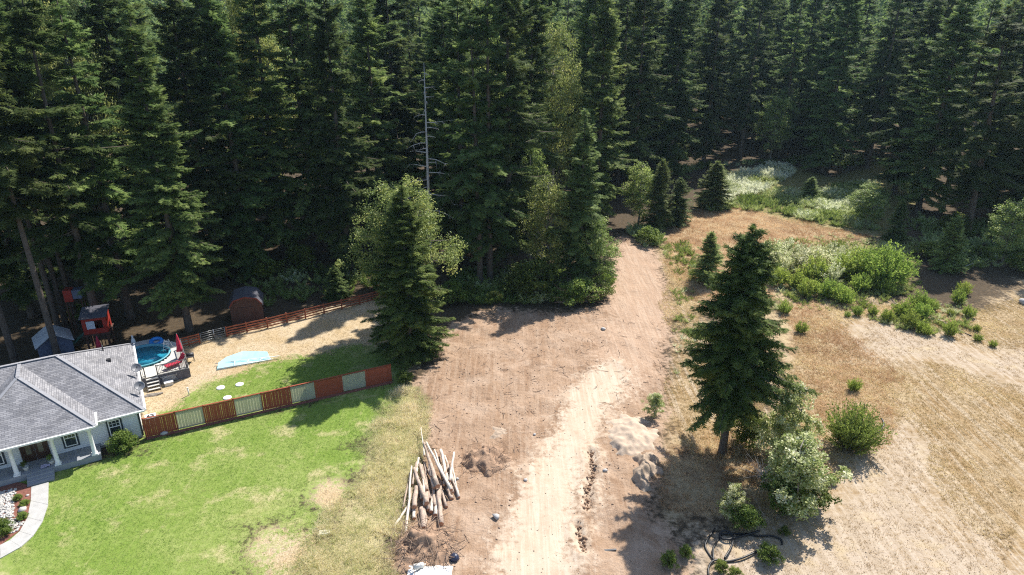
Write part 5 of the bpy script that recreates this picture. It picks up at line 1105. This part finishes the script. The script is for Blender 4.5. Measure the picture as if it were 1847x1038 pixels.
def clods(name, P, smin, smax, mat, label, sink=.3):
    g = np.random.default_rng(len(P)); oc = np.array([(1, 0, 0), (-1, 0, 0), (0, 1, 0), (0, -1, 0), (0, 0, .8), (0, 0, -.8)], float); ft = np.array([(0, 2, 4), (2, 1, 4), (1, 3, 4), (3, 0, 4), (2, 0, 5), (1, 2, 5), (3, 1, 5), (0, 3, 5)])
    n = len(P); s_ = smin + (smax - smin) * g.random(n) ** 3; a = g.random(n) * 6.28; V = oc[None] * g.uniform(.6, 1.4, (n, 6, 1)); x = V[..., 0] * np.cos(a)[:, None] - V[..., 1] * np.sin(a)[:, None]; y = V[..., 0] * np.sin(a)[:, None] + V[..., 1] * np.cos(a)[:, None]
    V = np.stack([x, y, V[..., 2]], 2) * s_[:, None, None] + np.c_[P, hzv(P) + s_ * sink][:, None, :]
    T = (ft[None] + (np.arange(n) * 6)[:, None, None]).reshape(-1, 3); tag(link(name, mesh_np(name, V.reshape(-1, 3), T, None, mat)), label, 'clods', kind='stuff')
clods('soil_clods', scatter('dirt', 2200, ['track', 'track2']), .012, .09, clod_m, 'brown soil clods strewn over the bare dirt')
clods('pebbles', np.concatenate([scatter('track', 500), scatter('sand', 900)]), .012, .06, sandpile_m, 'small pebbles on the track and sandy field')
tp = []
for t_ in trench:
    for a, b in zip(t_[:-1], t_[1:]):
        k = int(np.linalg.norm(b - a) * 26); f_ = rng.random(k)[:, None]; tp.append(a + (b - a) * f_ + rng.normal(0, .16, (k, 2)))
clods('trench_clods', np.concatenate(tp), .04, .2, soil_brown, 'dark crumbled soil along the narrow trench by the track')
for (x, y, s_, lab) in ((895, 935, .28, 'single pale stone left of the cream track'), (878, 852, .26, 'pale stone at the foot of the brown root heap'), (964, 784, .16, 'small pale stone left of the cream track near gravel'), (825, 868, .14, 'small pale stone right of the log pile'), (1088, 595, .3, 'stone at the left edge of the upper track'), (1845, 548, .6, 'pale boulder at the right edge of the field'), (1091, 851, .22, 'dark stone on the soil right of the trench'), (948, 870, .18, 'small stone at the left rim of the cream track')):
    tag(link('stone', rocks[int(x) % 4], None, at(x, y, s_ * .45), (0, 0, x), (s_,) * 3), lab, 'stone', 'loose stones')
# white tarp, tank and dark bag at the bottom
m = MB(); g8 = np.random.default_rng(3); q = poly([(735, 1040), (760, 1024), (800, 1026), (815, 1040), (800, 1062), (745, 1062)]); c0_ = q.mean(0)
P = np.stack(np.meshgrid(np.linspace(q[:, 0].min(), q[:, 0].max(), 14), np.linspace(q[:, 1].min(), q[:, 1].max(), 10)), 2).reshape(-1, 2); d_ = sdf(P, q)
zz = .12 + .45 * np.clip(d_ / max(d_.max(), .01), 0, 1) + g8.normal(0, .04, len(P)); i_ = np.arange(140).reshape(10, 14); Q_ = np.stack([i_[:-1, :-1].ravel(), i_[:-1, 1:].ravel(), i_[1:, 1:].ravel(), i_[1:, :-1].ravel()], 1)
tag(link('tarp', mesh_np('tarp', np.c_[P - c0_, zz + .02], None, Q_, tarp_m, smooth=True), None, (c0_[0], c0_[1], 0)), 'crumpled white tarp at the bottom edge below the brush heap', 'tarp')
t = thing('jug', 'pale grey plastic jug lying on the white tarp', 'jug', at(757, 1033, .5), .3); m = MB(); m.tube([(-.38, 0, .1), (-.34, 0, .1), (.25, 0, .1), (.32, 0, .1)], [.1, .18, .18, .1], 12); m.build('body', cream, t); m = MB(); m.tube([(.32, 0, .1), (.42, 0, .1)], .05, 8); m.build('neck', cream, t)
m = MB(); m.lathe([(.1, 0), (.3, .06), (.34, .22), (.22, .4), (.08, .46)], 12); m.v = [(x * (1 + .18 * math.sin(7 * i)), y * (1 + .15 * math.cos(5 * i)), z) for i, (x, y, z) in enumerate(m.v)]; tag(m.build('bag', darkblue, None, at(820, 1010)), 'dark blue plastic bag right of the brush heap', 'bag')
# ------------------------------------------------------------------ black drain pipes
def pipe(label, pts, rad=.07, z=.09, grp='black drain pipes'):
    q = [on_ground(*p) for p in pts]; out = []
    for i in range(len(q) - 1):                                            # Catmull-Rom
        p0, p1, p2, p3 = (np.array(q[max(0, min(len(q) - 1, i + k))]) for k in (-1, 0, 1, 2))
        for s_ in np.linspace(0, 1, 7)[:-1]: out.append(.5 * (2 * p1 + (p2 - p0) * s_ + (2 * p0 - 5 * p1 + 4 * p2 - p3) * s_ ** 2 + (3 * p1 - p0 - 3 * p2 + p3) * s_ ** 3))
    out.append(np.array(q[-1])); c_ = out[0]; m = MB(); m.tube([o - c_ + np.array([0, 0, z + .05 * math.sin(j * .35)]) for j, o in enumerate(out)], rad, 8); tag(m.build('drain_pipe', blackpl, None, c_), label, 'pipe', grp)
P7 = lambda *a: [(1000 + x / 4.3625, 800 + y / 4.3625) for x, y in a]
pipe('black pipe bending down the left side of the coil', P7((1262, 680), (1195, 780), (1192, 835), (1255, 930)))
pipe('black pipe looping through the middle of the coil', P7((1335, 925), (1382, 850), (1405, 765), (1370, 715), (1315, 715), (1300, 745), (1340, 775), (1400, 770), (1500, 735), (1610, 705)), z=.2)
pipe('black pipe running right along the top of the coil to the weed', P7((1300, 725), (1420, 722), (1520, 722), (1600, 738), (1710, 740), (1780, 760), (1790, 800)))
pipe('black pipe of the front loop curving off the bottom edge', P7((1595, 862), (1480, 915), (1370, 935), (1300, 928), (1240, 945), (1212, 990), (1218, 1060), (1260, 1090)), z=.12)
pipe('black pipe in the inner curve of the coil', P7((1252, 930), (1246, 850), (1270, 790), (1310, 730)))
pipe('short black pipe arc right of the big round broom', [(1566, 790), (1580, 784), (1590, 774), (1594, 766), (1590, 758)])
pipe('thin black pipe under the left small brooms of the upper field', [(1570, 575), (1600, 579), (1630, 581), (1665, 587)], .06, .07)
pipe('thin black pipe running past the right small brooms of the upper field', [(1650, 580), (1686, 577), (1716, 590), (1752, 607)], .06, .07)
m = MB(); m.bar((-.45, 0, .05), (.45, .1, .05), .14, .06); tag(m.build('board_scrap', chain_m, None, at(1100, 993)), 'dark short board scrap in the conifer shadow tip', 'board')
# dead grey bush between the saplings
p = at(1378, 862); t = thing('dead_bush', 'grey leafless bush between the poplar saplings', 'dead bush', p); g9 = np.random.default_rng(17); m = MB()
for i in range(70):
    a = g9.random() * 6.28; ln = g9.uniform(.9, 2.6); el = g9.uniform(.15, 1.2); d_ = np.array([math.cos(a) * math.cos(el), math.sin(a) * math.cos(el), math.sin(el)]); q = [np.array([0, 0, .1]) + d_ * ln * s_ + g9.normal(0, .08, 3) * s_ - np.array([0, 0, .35 * s_ * s_]) for s_ in (0, .4, .75, 1)]
    m.tube(q, [.022, .016, .01, .004], 4, False)
    for s_ in (1, 2): m.tube([q[s_], q[s_] + nrm(d_ + g9.normal(0, .6, 3)) * ln * .35], [.011, .003], 3, False)
m.build('twigs', dead_mat, t); m = MB(); m.tube([(0, 0, -.1), (.05, 0, .5), (.0, .05, 1.0)], [.09, .07, .03], 7); m.build('stem', dead_mat, t)
p = at(1745, 492); t = thing('metal_frame', 'bent pale metal pipe frame in the shade below the right-hand firs', 'frame', p, .2); m = MB(); m.tube([(-.9, 0, 0), (-.6, 0, 1.0), (.5, 0, 1.3), (.8, 0, .1)], .03, 6); m.build('hoop', steel, t); m = MB(); m.tube([(-.6, 0, 1.0), (-1.0, .8, .05)], .03, 6); m.build('brace', steel, t)

# ------------------------------------------------------------------ hazy air between the camera and the far trees
hm = bpy.data.materials.new('hazy_air'); hm.use_nodes = True; hn = hm.node_tree.nodes; hn.remove(hn['Principled BSDF'])
pv = hn.new('ShaderNodeVolumePrincipled'); pv.inputs['Color'].default_value = (.60, .85, 1, 1); pv.inputs['Density'].default_value = .0001; pv.inputs['Anisotropy'].default_value = .35
hm.node_tree.links.new(pv.outputs[0], hn['Material Output'].inputs['Volume'])
hb = MB(); hb.box(0, 1100, 60, 7000, 6400, 130); hz_o = hb.build('haze', hm); tag(hz_o, 'thin bluish air haze over the whole scene', 'haze', kind='stuff')
